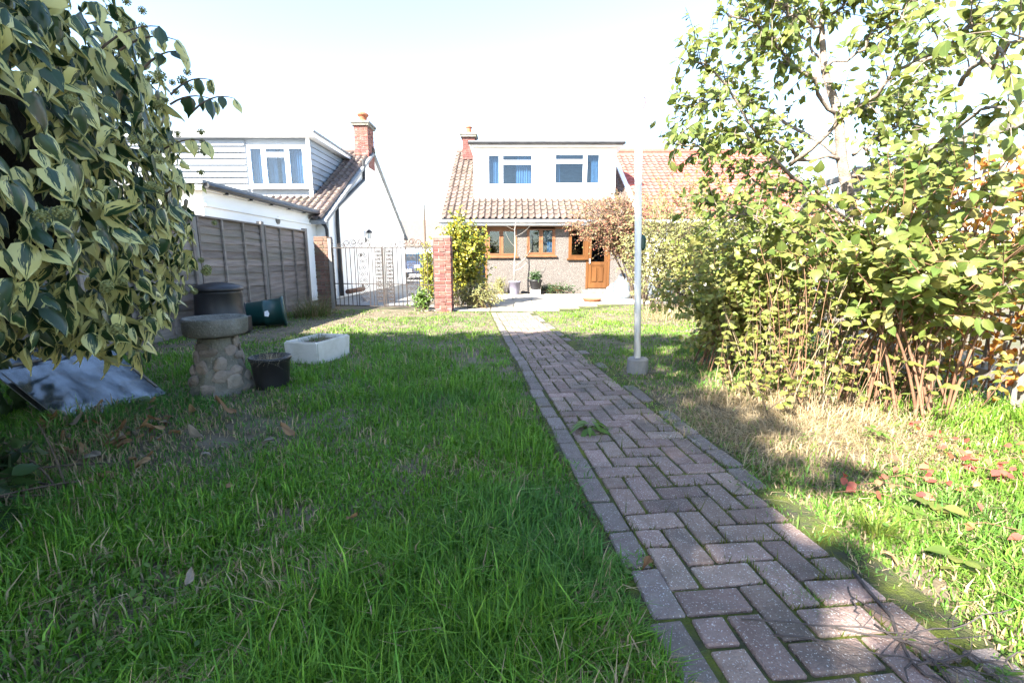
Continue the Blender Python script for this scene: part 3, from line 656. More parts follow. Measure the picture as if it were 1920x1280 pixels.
for k in range(n + 1):
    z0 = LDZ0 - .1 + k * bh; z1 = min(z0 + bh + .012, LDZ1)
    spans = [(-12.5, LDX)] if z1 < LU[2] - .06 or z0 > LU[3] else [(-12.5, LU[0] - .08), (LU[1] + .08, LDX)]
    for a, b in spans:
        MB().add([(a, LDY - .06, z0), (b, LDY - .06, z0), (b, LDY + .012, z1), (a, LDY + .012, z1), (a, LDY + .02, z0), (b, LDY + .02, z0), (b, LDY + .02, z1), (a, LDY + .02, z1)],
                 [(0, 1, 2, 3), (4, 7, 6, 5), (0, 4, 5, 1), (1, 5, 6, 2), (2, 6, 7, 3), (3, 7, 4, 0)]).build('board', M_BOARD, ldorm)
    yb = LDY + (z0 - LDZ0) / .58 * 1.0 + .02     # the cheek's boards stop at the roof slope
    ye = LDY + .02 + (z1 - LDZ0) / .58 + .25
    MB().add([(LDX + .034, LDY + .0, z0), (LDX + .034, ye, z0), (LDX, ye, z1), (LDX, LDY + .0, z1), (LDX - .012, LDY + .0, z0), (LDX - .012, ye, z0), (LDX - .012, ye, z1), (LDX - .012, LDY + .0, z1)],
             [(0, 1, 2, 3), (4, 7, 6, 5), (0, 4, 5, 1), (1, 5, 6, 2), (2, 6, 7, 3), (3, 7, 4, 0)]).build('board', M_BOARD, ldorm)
MB().box(-12.7, LDX + .22, LDY - .22, 17.0, LDZ1, LDZ1 + .11).build('flat_roof', M_UPVC, ldorm)
MB().box(-12.7, LDX + .25, LDY - .25, 17.05, LDZ1 + .113, LDZ1 + .17).build('roof_edge', M_LEAD, ldorm)
MB().box(LDX - .07, LDX + .04, LDY - .075, LDY - .061, LDZ0 - .1, LDZ1).build('corner_trim', M_UPVC, ldorm)
window(lh, *LU, LDY - .05, M_UPVC, [(0, .28, None), (.28, .68, .77), (.68, 1, None)], [(.02, .26), (.3, .45), (.52, .66), (.7, .98)], .06, M_UPVC)
MB().lathe([(.06, 0), (.06, .05), (.035, .05), (.035, .02)], n=14, mtx=Matrix.Translation(P(385, 282, LDY - .03)) @ Matrix.Rotation(R(90), 4, 'X')).build('vent', M_BLACKPIPE, ldorm)
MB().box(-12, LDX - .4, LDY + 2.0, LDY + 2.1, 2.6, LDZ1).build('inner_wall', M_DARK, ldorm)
# chimney
lc = MB().box(-5.5, -5.03, 16.85, 17.55, 4.3, 4.8).build('chimney', M_BRICK, lroof)
brick_stack(lc, -5.505, -5.02, 16.84, 17.56, 4.72, 5.68, M_BRICK, single=True)
MB().box(-5.56, -4.965, 16.78, 17.62, 5.68, 5.75).box(-5.59, -4.935, 16.75, 17.65, 5.75, 5.82).build('chimney_cap', M_CONC, lc)
MB().lathe([(.15, 5.82), (.16, 5.88), (.12, 5.96), (.14, 6.04), (.2, 6.10), (.2, 6.14), (.1, 6.20)], (-5.26, 17.2, 0), 16).build('chimney_pot', M_TERRA, lc)
# downpipe on the gable, lantern, vents
gp = lambda px, py, off=.07: Vector((LG + off, (LG + off) * FPX / (px - 960) * (CP + (640 - py) / FPX * SP), CAM_H + (LG + off) * FPX / (px - 960) * ((640 - py) / FPX * CP - SP)))
pts = [gp(682, 300), gp(682, 338), gp(632, 388), gp(633, 420)]
end = pts[-1].copy(); end.z = .05
MB().tube(pts + [end], .055, 8).build('downpipe', M_BLACKPIPE, lh)
lp = gp(685, 443, .0)
lan = MB().box(LG, LG + .03, lp.y - .05, lp.y + .05, lp.z - .2, lp.z - .05).beam((LG, lp.y, lp.z - .13), (LG + .14, lp.y, lp.z - .13), .02, .02).beam((LG + .14, lp.y, lp.z - .15), (LG + .14, lp.y, lp.z - .07), .03, .03)
for sx in (-1, 1):
    for sy in (-1, 1): lan.beam((LG + .14 + sx * .05, lp.y + sy * .05, lp.z - .08), (LG + .14 + sx * .08, lp.y + sy * .08, lp.z + .11), .012, .012, (1, 0, 0))
lan.lathe([(.12, lp.z + .11), (.12, lp.z + .13), (.06, lp.z + .2), (.02, lp.z + .22), (.015, lp.z + .26)], (LG + .14, lp.y, 0), 6)
lan = lan.build('wall_lantern', M_BLACKPIPE, lh)
MB().lathe([(.05, lp.z - .07), (.075, lp.z + .1)], (LG + .14, lp.y, 0), 6).build('lantern_glass', M_LAMPGLASS, lan)
for (px, py, r) in ((676, 478, .05), (680, 536, .06)):
    q = gp(px, py, .0); MB().lathe([(r, 0), (r, .03), (r * .6, .035)], n=14, mtx=Matrix.Translation(q) @ Matrix.Rotation(R(90), 4, 'Y')).build('vent', M_BLACKPIPE, lh)
MB().tube([(LG + .3, 13.2, .18), (LG + .3, 14.6, .18)], .07, 8).build('drain_cover', M_RUST, lh)
# single-storey flat-roofed extension
EX, E0, E1 = -5.4, 8.25, 12.9
ext = MB().box(-14, EX, E0, E1, -.2, 2.26).build('extension', M_WHITE, lh)
MB().box(-14.1, EX + .1, E0 - .12, E1, 2.262, 2.36).build('flat_roof', M_UPVC, ext)
MB().box(-14.1, EX + .13, E0 - .15, E1 - .02, 2.363, 2.42).build('roof_edge', M_LEAD, ext)
MB().tube([(EX + .16, E0 - .1, 2.33), (EX + .16, E1 - .05, 2.31)], .05, 8).build('gutter', M_BLACKPIPE, ext)
for k in range(6): MB().box(EX + .06, EX + .16, E0 + .5 + k * .8, E0 + .515 + k * .8, 2.25, 2.285).build('gutter_bracket', M_BLACKPIPE, ext)
MB().tube([(EX + .16, E1 - .1, 2.3), (EX + .16, E1 - .1, 2.12), (EX + .3, E1 - .12, 2.0), (EX + .34, E1 - .12, 1.9), (EX + .34, E1 - .12, .1)], .045, 8).build('downpipe', M_BLACKPIPE, ext)
MB().box(EX - .002, EX + .035, E0 + .02, E1, 2.0, 2.05).build('band', M_WHITE, ext)
q = P(508, 413, 10.8); q.x = EX; MB().lathe([(.085, 0), (.085, .025), (.06, .03)], n=16, mtx=Matrix.Translation(q) @ Matrix.Rotation(R(90), 4, 'Y')).build('vent', M_CONC, ext)

# ---------------------------------------------------------------- far street: a house, a pole, a hedge
fh = thing('far_house', 'pale house with brown roof far along the drive', 'house', (-12, 62, 0))
MB().box(-16, -6.5, 60, 68, 0, 3.1).build('wall', M_WHITE, fh)
MB().prism([(59.5, 3.0), (68.5, 3.0), (64, 6.6)], -16.3, -6.2, 'x').build('roof', M_TILE, fh)
for x in (-9.3, -12.5): window(fh, x, x + 1.8, 1.0, 2.3, 59.97, M_UPVC, [(0, .5, None), (.5, 1, None)])
tag(MB().tube([(P(797, 450, 44).x, 44, 0), (P(797, 450, 44).x, 44, 6.2)], .09, 8).build('telegraph_pole', M_BARK_DK), 'thin dark pole standing far behind the iron gate', 'pole')

# ================================================================ FENCE, PIERS, GATES
FX = -4.72
fence = thing('fence', 'weathered grey overlapping-board fence along the left boundary', 'fence', (FX, 9, 0))
posts = [1.35, 3.2, 5.05, 6.9, 8.78, 10.62]
for y in posts: MB().box(FX - .05, FX + .045, y - .045, y + .045, -.1, 1.78).build('post', M_POST, fence, bevel=.006)
for a, b in zip(posts, posts[1:]):
    y0, y1 = a + .05, b - .05; ztop = 1.70
    for k in range(13):
        z = .12 + k * .121; amp = .008
        n = 9; V = []; F = []
        ph = random.uniform(0, 9)
        for i in range(n):
            y = y0 + (y1 - y0) * i / (n - 1); zl = z + amp * math.sin(ph + i * 1.3) + random.uniform(-.005, .005); zu = z + .14
            V += [(FX + .022, y, zl), (FX + .002, y, zu), (FX + .008, y, zl), (FX - .008, y, zu)]
        for i in range(n - 1):
            q = 4 * i; F += [(q, q + 4, q + 5, q + 1), (q + 2, q + 3, q + 7, q + 6), (q, q + 2, q + 6, q + 4), (q + 1, q + 5, q + 7, q + 3)]
        MB().add(V, F).build('slat', M_FENCE, fence)
    for t in (0.012, .34, .67, .988):
        y = y0 + (y1 - y0) * t; MB().box(FX + .026, FX + .052, y - .02, y + .02, .05, ztop).build('batten', M_FENCE, fence)
    MB().box(FX - .035, FX + .055, y0, y1, ztop + .002, ztop + .03).build('capping', M_FENCE, fence)
    MB().box(FX - .02, FX + .02, y0, y1, -.05, .13).build('gravel_board', M_FENCE, fence)

gy0 = 10.45
def brick_pier(label, x0, x1, y0, y1, h, m, capm):
    t = thing('brick_pier', label, 'gate pier', ((x0 + x1) / 2, y0, 0))
    brick_stack(t, x0, x1, y0, y1, -.02, h, m)
    MB().box(x0 + .005, x1 - .005, y0 + .005, y1 - .005, h, h + .03).build('cap', capm, t, bevel=.01)
    return t
rx0, rx1 = P(818, 583, 9.75).x, P(851, 583, 9.75).x
brick_pier('red brick gate pier beside the golden shrub', rx0, rx1 - .02, 9.6, 9.96, 1.53, M_BRICK, M_MORTAR)
lx0, lx1 = P(599, 560, gy0).x, P(624, 560, gy0).x
brick_pier('dark mossy brick gate pier at the end of the fence', lx0, lx1, gy0 - .1, gy0 + .24, 1.56, M_BRICK_DK, M_BRICK_DK)
tag(MB().box(lx1 + .012, lx1 + .085, gy0 - .12, gy0 - .04, -.1, 1.55).build('gate_post', M_POST, bevel=.005), 'grey timber hanging post against the dark brick pier', 'post')
def spiral(c, r0, turns, sgn, start, ax, n=26):
    pts = []
    for i in range(n):
        t = i / (n - 1); r = r0 * (1 - .82 * t); a = start + sgn * turns * 2 * math.pi * t
        pts.append(c + ax * (r * math.cos(a)) + Vector((0, 0, r * math.sin(a))))
    return pts
def gate_leaf(label, A, B, ztop, cols, double_low):
    A = Vector(A); B = Vector(B); ax = (B - A).normalized(); W = (B - A).length
    t = thing('gate_leaf', label, 'gate', A)
    at = lambda s, z: A + ax * s + Vector((0, 0, z))
    fr = MB().beam(at(0, .04), at(0, ztop), .022, .022, (0, 1, 0)).beam(at(W, .04), at(W, ztop + .03), .026, .026, (0, 1, 0))
    fr.beam(at(0, ztop), at(W, ztop), .012, .022).beam(at(0, .06), at(W, .06), .012, .022)
    fr.build('frame', M_IRON, t)
    MB().beam(at(.012, .55), at(W - .012, .55), .01, .02).build('mid_rail', M_IRON, t)
    s = .105
    while s < W - .06:
        if not any(abs(s - c) < w * .5 for c, w in cols): MB().tube([at(s, .06), at(s, ztop)], .0095, 5).build('bar', M_IRON, t)
        s += .105
    for c, w in cols:
        r = w * .22
        for k in range(int((ztop - .15) / (2.35 * r))):
            z = .14 + (k + .5) * 2.35 * r
            for sg in (-1, 1):
                MB().tube(spiral(at(c + sg * r * 1.04, z), r, 1.6, sg * (1 if k % 2 else -1), R(90) if k % 2 else R(-90), ax), .0075, 4).build('scroll', M_IRON, t)
        for e in (-1, 1): MB().tube([at(c + e * w * .5, .06), at(c + e * w * .5, ztop)], .0095, 5).build('bar', M_IRON, t)
    # scrolls along the top
    for k, (f, r) in enumerate(((.18, .05), (.36, .085), (.5, .10), (.64, .085), (.82, .05))):
        for sg in (-1, 1): MB().tube(spiral(at(W * f + sg * r * .9, ztop + .012 + r), r, 1.3, sg, R(-90), ax, 20), .0075, 4).build('scroll', M_IRON, t)
    return t
gA, gM, gB = Vector((lx1 + .1, gy0 - .08, 0)), Vector((P(725, 579, 10.2).x, 10.15, 0)), Vector((rx0 - .03, 9.78, 0))
gate_leaf('black wrought-iron gate leaf hung from the timber post', gA, gM - Vector((.02, 0, 0)), 1.34, [(.72, .27), ((gM - gA).length - .12, .16)], True)
gate_leaf('black wrought-iron gate leaf hung from the red brick pier', gM + Vector((.02, 0, 0)), gB, 1.34, [(.12, .16), (.66, .25)], False)

# ================================================================ THINGS ON THE LEFT
# bird bath
bb = Vector((-2.38, 3.62, 0))
bath = thing('bird_bath', 'round concrete bird bath on a rough stone pedestal', 'bird bath', bb)
MB().lathe([(.10, .46), (.205, .47), (.225, .49), (.23, .595), (.222, .61), (.2, .607), (.17, .56), (.05, .545)], bb, 40, wob=.012).build('bowl', M_CONC, bath, True)
MB().lathe([(.23, -.05), (.215, .05), (.175, .2), (.14, .33), (.125, .45)], bb, 24, wob=.10).build('pedestal', M_CONC, bath)
for k in range(30):
    zc = .03 + .39 * (k / 30) + random.uniform(-.02, .02); a = k * 2.4 + random.uniform(-.3, .3); r = .225 - .24 * zc
    c = bb + Vector((math.cos(a) * r, math.sin(a) * r, zc)); bm = bmesh.new(); bmesh.ops.create_icosphere(bm, subdivisions=2, radius=1)
    sx, sy, sz = random.uniform(.05, .085), random.uniform(.014, .026), random.uniform(.04, .065)
    ph = rv()
    for v in bm.verts:
        d = 1 + .16 * math.sin(3 * v.co.x + ph[0] * 3) + .14 * math.sin(4 * v.co.z + ph[1] * 3) + random.uniform(-.05, .05)
        v.co = Vector((v.co.x * sx * d, v.co.y * sy * d, v.co.z * sz * d))
    bmesh.ops.transform(bm, matrix=Matrix.Translation(c) @ Matrix.Rotation(a + R(90), 4, 'Z') @ Matrix.Rotation(random.uniform(-.3, .3), 4, 'Y'), verts=bm.verts)
    me = bpy.data.meshes.new('stone'); bm.to_mesh(me); bm.free(); finish(me, M_STONE, False); link('stone', me, bath)

# black compost bin, standing
cb = Vector((-4.28, 6.65, 0))
bin1 = thing('compost_bin', 'black plastic compost bin with lid standing by the fence', 'compost bin', cb)
MB().lathe([(.36, 0), (.355, .08), (.345, .085), (.32, .3), (.315, .31), (.30, .58), (.31, .6), (.30, .64)], cb, 36).build('body', M_BINBLACK, bin1, True)
MB().lathe([(.325, .63), (.33, .645), (.325, .68), (.29, .70), (.16, .735), (.06, .75), (.05, .75)], cb, 36).build('lid', M_BINBLACK, bin1, True)
MB().box(cb.x + .25, cb.x + .372, cb.y - .15, cb.y + .15, .02, .25).build('hatch', M_BINBLACK, bin1, bevel=.01)
# green bin on its side
g0 = Vector((-3.98, 7.35, .225)); mt = Matrix.Translation(g0) @ Matrix.Rotation(R(24), 4, 'Z') @ Matrix.Rotation(R(86), 4, 'Y')
bin2 = thing('compost_bin', 'dark green compost bin lying on its side by the fence', 'compost bin', Vector((g0.x, g0.y, 0)))
MB().lathe([(.185, -.27), (.19, -.26), (.2, -.05), (.208, -.045), (.21, .0), (.205, .01), (.222, .22), (.24, .225), (.24, .27), (.222, .275), (.2, .24), (.17, -.22)], n=32, mtx=mt).build('body', M_BINGREEN, bin2, True)
MB().lathe([(.243, .235), (.25, .24), (.25, .262), (.243, .268)], n=32, mtx=mt).build('rim', M_BINGREEN, bin2, True)
MB().lathe([(.19, -.29), (.2, -.285), (.2, -.272), (.19, -.268)], n=32, mtx=mt).build('base', M_BINBLACK, bin2, True)
fl = Vector((-3.86, 7.12, .24)); MB().add([fl + Vector(p) for p in ((-.03, -.006, -.04), (.03, -.006, -.05), (.045, .002, .0), (.02, .006, .05), (-.03, .004, .03))], [(0, 1, 2, 3, 4)]).build('sticker', M_UPVC, bin2)
# sink trough
sk0 = Vector((-2.1, 4.86, 0)); smx = Matrix.Translation(sk0) @ Matrix.Rotation(R(-13), 4, 'Z')
sink = thing('sink_trough', 'white ceramic sink used as a planter on the lawn', 'planter', sk0)
def rim(w, l, z): return [smx @ Vector(p) for p in ((-w, -l, z), (w, -l, z), (w, l, z), (-w, l, z))]
V = rim(.19, .28, -.02) + rim(.2, .295, .235) + rim(.165, .26, .235) + rim(.155, .25, .12)
F = [(3, 2, 1, 0), (12, 13, 14, 15)]
for k in range(3): F += [(k * 4 + i, k * 4 + (i + 1) % 4, k * 4 + 4 + (i + 1) % 4, k * 4 + 4 + i) for i in range(4)]
MB().add(V, F).build('basin', M_CERAMIC, sink, bevel=.012)
MB().add(rim(.162, .257, .19), [(0, 1, 2, 3)]).build('soil', M_SOIL, sink)
# black bucket of dead grass
pb = Vector((-2.02, 3.72, 0))
pot = thing('black_pot', 'black plastic pot with dead hanging grass beside the bird bath', 'plant pot', pb)
MB().lathe([(.125, -.01), (.128, .02), (.15, .24), (.162, .245), (.162, .27), (.150, .272), (.14, .22)], pb, 32).build('body', M_BINBLACK, pot, True)
MB().lathe([(.02, .225), (.142, .228)], pb, 20).build('soil', M_SOIL, pot)

# glass sheets leaning under the ivy
def sheet_glass(label, bl, br, lean, h, extra=False, strips=()):
    bl = Vector(bl); br = Vector(br); ax = (br - bl).normalized(); nrm = Vector((ax.y, -ax.x, 0)); up = (Vector((0, 0, 1)) * math.cos(lean) - nrm * math.sin(lean)); fn = ax.cross(up)
    t = thing('glass_sheet', label, 'glass sheet', (bl + br) / 2)
    m = Matrix((ax, up, fn)).transposed().to_4x4(); W = (br - bl).length
    def bar(s0, s1, u0, u1, th, off): 
        q = m.copy(); q.translation = bl + ax * (s0 + s1) / 2 + up * (u0 + u1) / 2 + fn * off; return q, s1 - s0, u1 - u0, th
    MB().obox(*bar(0, W, 0, h, .005, 0)).build('pane', M_SHEET, t)
    MB().obox(*bar(0.005, W - .005, 0.005, h - .005, .004, -.012)).build('backing', M_LEAD, t)
    for (s0, s1, u0, u1) in strips: MB().obox(*bar(s0 * W, s1 * W, u0 * h, u1 * h, .008, .006)).build('putty_strip', M_CONC, t)
    return t
b0, b1 = G(128, 797), G(312, 737)
sheet_glass('front glass sheet leaning back under the hanging ivy', b0, b1, R(52), .55, strips=((.97, .995, .15, .6), (.0, .02, .0, .3)))
ofs = Vector((-.13, .05, .0))
sheet_glass('rear glass sheet with broken putty strips behind the front sheet', b0 + ofs, b1 + ofs + Vector((-.02, .06, 0)), R(50), .66, strips=((.15, .55, .80, .83), (.62, .9, .80, .83), (.1, .9, .97, 1)))

# ivy
ivc = np.array([-2.80, 1.42, 1.5]); ivr = np.array([.97, 2.1, 1.38])
ivy = thing('ivy', 'large variegated ivy with cream-edged leaves and flower heads', 'ivy', (-3.1, 1.6, 0))
def superell(n, e=2.6):
    d = rv(n); d /= np.linalg.norm(d, axis=1, keepdims=True)
    r = (np.abs(d) ** e).sum(1) ** (-1 / e)
    return d, d * r[:, None]
d, s_ = superell(40000)
ok = (d[:, 0] > -.35) & (RNG.random(len(d)) < np.linalg.norm(d / ivr, axis=1) * .8); d, s_ = d[ok][:6400], s_[ok][:6400]
lump = 1 + .10 * (fbm(d[:, 1] * 3.5 + 9, d[:, 2] * 3.5 + 5) - .5) * 2
depth = RNG.random(len(d)) ** 1.7 * .26
pos = ivc + s_ * ivr * lump[:, None] * (1 - depth)[:, None]
dn = d / ivr; dn /= np.linalg.norm(dn, axis=1, keepdims=True)
ld_ = np.array([0, 0, -1.0]) + dn * .45 + rv(len(d), .45)
up_ = dn + np.array([0, 0, .35]) + rv(len(d), .45)
sz = .06 + .10 * RNG.random(len(d)) ** 1.3
pos = pos - ld_ / np.linalg.norm(ld_, axis=1, keepdims=True) * sz[:, None] * .4
lowcut = pos[:, 2] > .62 - .22 * np.clip(pos[:, 1] - 2.0, 0, 1) + .22 * vnoise(pos[:, 1] * 4, pos[:, 0] * 4)
pos, ld_, up_, sz = pos[lowcut], ld_[lowcut], up_[lowcut], sz[lowcut]
# a few sprays sticking out at the top right
spray = MB(); sp, sd, su, ss = [], [], [], []
for (px, py, Y) in ((440, 185, 2.75), (405, 190, 2.75), (395, 150, 2.7), (350, 100, 2.6), (385, 265, 2.9), (300, 50, 2.4), (330, 75, 2.5), (380, 345, 2.9)):
    tip = np.array(P(px, py, Y)); base = tip + np.array([-.22, -.1, -.10]) + rv(None, .03)
    c = bez(base, (base + tip) / 2 + np.array([0, 0, .07]), tip, 8); MB().tube(c, np.linspace(.006, .002, 8), 5).build('shoot', M_BARK_DK, ivy)
    for k in range(3, 8, 2):
        sp.append(c[k]); sd.append(np.array([.2, 0, -1]) + rv(None, .3)); su.append(np.array([.8, -.6, .4]) + rv(None, .3)); ss.append(random.uniform(.06, .11))
pos = np.vstack([pos, sp]); ld_ = np.vstack([ld_, sd]); up_ = np.vstack([up_, su]); sz = np.concatenate([sz, ss])
leaves(ivy, T_IVY, pos, ld_, up_, sz, IVY_L, 300)
n = 900; py_ = RNG.uniform(.3, 3.9, n); pz_ = RNG.uniform(.02, .95, n)
bp = np.stack([-3.55 + .12 * RNG.normal(size=n) + np.clip(py_ - 3.1, 0, 1) * .1, py_, pz_], 1)
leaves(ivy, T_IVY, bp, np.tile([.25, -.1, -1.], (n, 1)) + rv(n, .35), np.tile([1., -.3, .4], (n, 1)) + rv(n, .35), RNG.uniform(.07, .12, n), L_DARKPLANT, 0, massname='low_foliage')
# near-black hull standing in for the shade inside the ivy, then its stems
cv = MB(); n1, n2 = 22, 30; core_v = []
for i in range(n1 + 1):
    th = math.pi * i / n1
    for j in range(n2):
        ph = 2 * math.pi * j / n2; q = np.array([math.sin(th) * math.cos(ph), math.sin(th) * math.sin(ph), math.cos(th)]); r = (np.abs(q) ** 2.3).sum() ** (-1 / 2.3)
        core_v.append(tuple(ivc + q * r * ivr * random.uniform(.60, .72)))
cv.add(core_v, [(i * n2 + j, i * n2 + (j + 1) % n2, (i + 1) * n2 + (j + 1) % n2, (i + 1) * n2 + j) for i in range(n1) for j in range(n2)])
cv.build('shade_core', M_CORE, ivy)
stm = MB()
for k in range(16):
    a = np.array([-3.75 + random.uniform(-.1, .1), random.uniform(.6, 3.0), 0]); e = np.array([ivc[0] - .7 + random.uniform(-.2, .2), a[1] + random.uniform(-.2, .2), 1.2]); stm.tube(bez(a, (a + e) / 2 + rv(None, .15), e, 7), np.linspace(.03, .012, 7), 6)
stm.build('stem', M_BARK_DK, ivy)
# flower heads (round umbels)
bm = bmesh.new()
for k in range(34):
    zz = 1 - 2 * (k + .5) / 34; rr = math.sqrt(1 - zz * zz); a = k * 2.39996; dv = Vector((rr * math.cos(a), rr * math.sin(a), zz))
    bmesh.ops.create_icosphere(bm, subdivisions=1, radius=.17, matrix=Matrix.Translation(dv * .85))
bmesh.ops.create_icosphere(bm, subdivisions=1, radius=.62)
ume = bpy.data.meshes.new('flower_head'); bm.to_mesh(ume); bm.free(); finish(ume, L_BERRY, False)
d2, s2 = superell(600); dn2 = d2 / ivr; dn2 /= np.linalg.norm(dn2, axis=1, keepdims=True); q2 = ivc + s2 * ivr * 1.07
sel = [i for i in range(600) if d2[i, 0] > -.2 and q2[i, 2] > .7][:150]
for i in sel:
    for c in range(random.choice((1, 1, 2))):
        o = link('flower_head', ume, ivy); o.matrix_basis = Matrix.Translation(Vector(q2[i]) + Vector(rv(None, .035) if c else (0, 0, 0))) @ Matrix.Scale(random.uniform(.018, .03), 4)
for k, q in enumerate(sp[::3]):
    o = link('flower_head', ume, ivy); o.matrix_basis = Matrix.Translation(Vector(q) + Vector((.02, -.02, .04))) @ Matrix.Scale(.02, 4)

# ================================================================ WASHING-LINE POST
w0 = G(1195, 697); wt = P(1198, 173, w0.y)
wp = thing('washing_line_post', 'tall white painted metal washing-line post in a concrete base', 'post', w0)
MB().tube([w0, w0 + (wt - w0) * .5, wt], .031, 14).build('pole', M_POLE, wp, True)
MB().lathe([(.095, -.05), (.10, .05), (.097, .125), (.082, .14), (.03, .142)], w0, 18, wob=.05).build('base', M_DRIVE, wp)
hk = wt + Vector((.03, 0, -.06)); MB().tube([hk, hk + Vector((.02, 0, .02)), hk + Vector((.035, 0, 0)), hk + Vector((.03, 0, -.04)), hk + Vector((.005, 0, -.09)), hk + Vector((.0, 0, -.16))], .005, 5).build('hook', M_RUST, wp)
cl = P(1205, 455, w0.y); MB().lathe([(.012, -.07), (.028, -.05), (.03, .04), (.012, .07)], cl, 12).build('line_cleat', M_BINGREEN, wp)

# ================================================================ TREE AND SHRUBS
def bush(t, base, spread, cen, rad, nst, ntw, per, tpls, size, ml, ms, singles=0, droop=-.25, stemr=.012, tl=(.15, .4), upw=1.0, shell=.45, stem_single=False, upright=.5):
    """stems fan from the base into an ellipsoid; leafy twigs fill it; leaves alternate along the twigs"""
    base = np.array(base, float); cen = np.array(cen, float); rad = np.array(rad, float)
    wood = MB(); tips = []; curves = []
    for k in range(nst):
        u = rv(); u /= np.linalg.norm(u); u *= random.uniform(shell, 1) ; e = cen + u * rad
        b = base + np.array([random.uniform(-1, 1) * spread[0], random.uniform(-1, 1) * spread[1], 0])
        if e[2] < .15: e[2] = .15 + random.random() * .3
        m = b * (1 - upright) + e * upright * .6 + b * upright * .4; m[2] = b[2] + (e[2] - b[2]) * .65
        c = bez(b, m, e, 9); curves.append(c)
        tb = wood if not stem_single else MB()
        tb.tube(c, np.linspace(stemr, stemr * .3, 9), 5, cap=False)
        if stem_single: tb.build('stem', ms, t, True)
    pos, dr, up, sz = [], [], [], []
    for k in range(ntw):
        u = rv(); u /= np.linalg.norm(u); u *= random.uniform(shell, 1.0)
        c = curves[random.randrange(len(curves))]; s0 = c[random.randrange(3, 9)]
        e0 = cen + u * rad
        if random.random() < .55: e0 = s0 + (e0 - s0) * .35
        L = random.uniform(*tl); dv = (e0 - s0) ; nn = np.linalg.norm(dv); dv = dv / max(nn, 1e-3) + np.array([0, 0, .25]) * upw + rv(None, .35); dv /= np.linalg.norm(dv)
        st = e0 - dv * L * .3
        if st[2] < .08: continue
        en = st + dv * L; en[2] += droop * L * .5; tw = bez(st, st + dv * L * .55, en, 5)
        wood.tube(tw, np.linspace(stemr * .28, stemr * .12, 5), 4, cap=False)
        for j in range(per):
            f = (j + .6) / per; i = f * 4; i0 = min(int(i), 3); q = tw[i0] + (tw[i0 + 1] - tw[i0]) * (i - i0)
            side = np.cross(dv, rv()); side /= max(np.linalg.norm(side), 1e-3)
            pos.append(q); dr.append(dv * .6 + side * .9 + np.array([0, 0, droop])); up.append(np.array([-.45, -.55, .8]) + rv(None, .5)); sz.append(size * random.uniform(.65, 1.15))
    o = wood.build('twigs' if stem_single else 'stems', ms, t, True); o['kind'] = 'stuff'
    leaves(t, tpls, pos, dr, up, sz, ml, singles)

# the fruit tree on the right
tb = np.array([3.05, 4.45, 0.])
tree = thing('fruit_tree', 'leafy young tree with forked pale trunk rising over the right-hand shrubs', 'tree', tb)
def pp(l): return np.array([tuple(P(a, b, Y)) for a, b, Y in l])
trunk = np.vstack([[tb], pp([(1625, 560, 4.5), (1600, 420, 4.5), (1578, 300, 4.5), (1572, 215, 4.5), (1545, 130, 4.55), (1540, 40, 4.6), (1545, -90, 4.65)])])
MB().tube(trunk, [.07, .062, .055, .047, .04, .03, .022, .012], 9).build('trunk', M_BARK, tree, True)
limbs = [
    [(1578, 300, 4.5), (1500, 290, 4.4), (1420, 250, 4.2), (1345, 140, 4.0), (1262, 105, 3.9)],
    [(1600, 420, 4.5), (1480, 320, 4.1), (1380, 250, 3.9), (1325, 272, 3.8), (1262, 270, 3.75)],
    [(1572, 215, 4.5), (1500, 130, 4.3), (1430, 60, 4.1), (1350, 10, 4.0)],
    [(1545, 130, 4.55), (1500, 60, 4.9), (1450, -20, 5.1), (1420, -80, 5.2)],
    [(1480, 310, 4.2), (1590, 215, 3.8), (1700, 130, 3.4), (1800, 70, 3.1), (1900, 10, 2.8)],
    [(1600, 290, 4.5), (1655, 255, 4.4), (1705, 225, 4.3)],
    [(1545, 130, 4.5), (1620, 90, 4.3), (1680, 40, 4.1), (1730, -30, 4.0)],
    [(1572, 215, 4.5), (1640, 190, 4.9), (1720, 160, 5.2), (1760, 120, 5.3)],
    [(1600, 420, 4.5), (1510, 380, 4.9), (1400, 330, 5.2), (1330, 300, 5.3)],
    [(1625, 560, 4.5), (1500, 440, 4.0), (1420, 420, 3.8), (1340, 380, 3.7)],
    [(1578, 300, 4.5), (1440, 200, 4.9), (1360, 180, 5.1), (1300, 200, 5.1)],
    [(1700, 330, 3.4), (1780, 240, 2.9), (1850, 200, 2.6), (1915, 205, 2.4)],
    [(1800, 160, 2.9), (1840, 120, 2.6), (1880, 90, 2.4), (1918, 70, 2.3)],
    [(1540, 40, 4.6), (1590, 0, 4.4), (1640, -50, 4.2)],
    [(1600, 330, 4.5), (1660, 360, 4.0), (1720, 330, 3.6), (1770, 300, 3.3)],
    [(1540, 60, 4.6), (1480, 30, 4.3), (1440, -30, 4.1)],
]
brm = MB(); pos, dr, up, sz = [], [], [], []
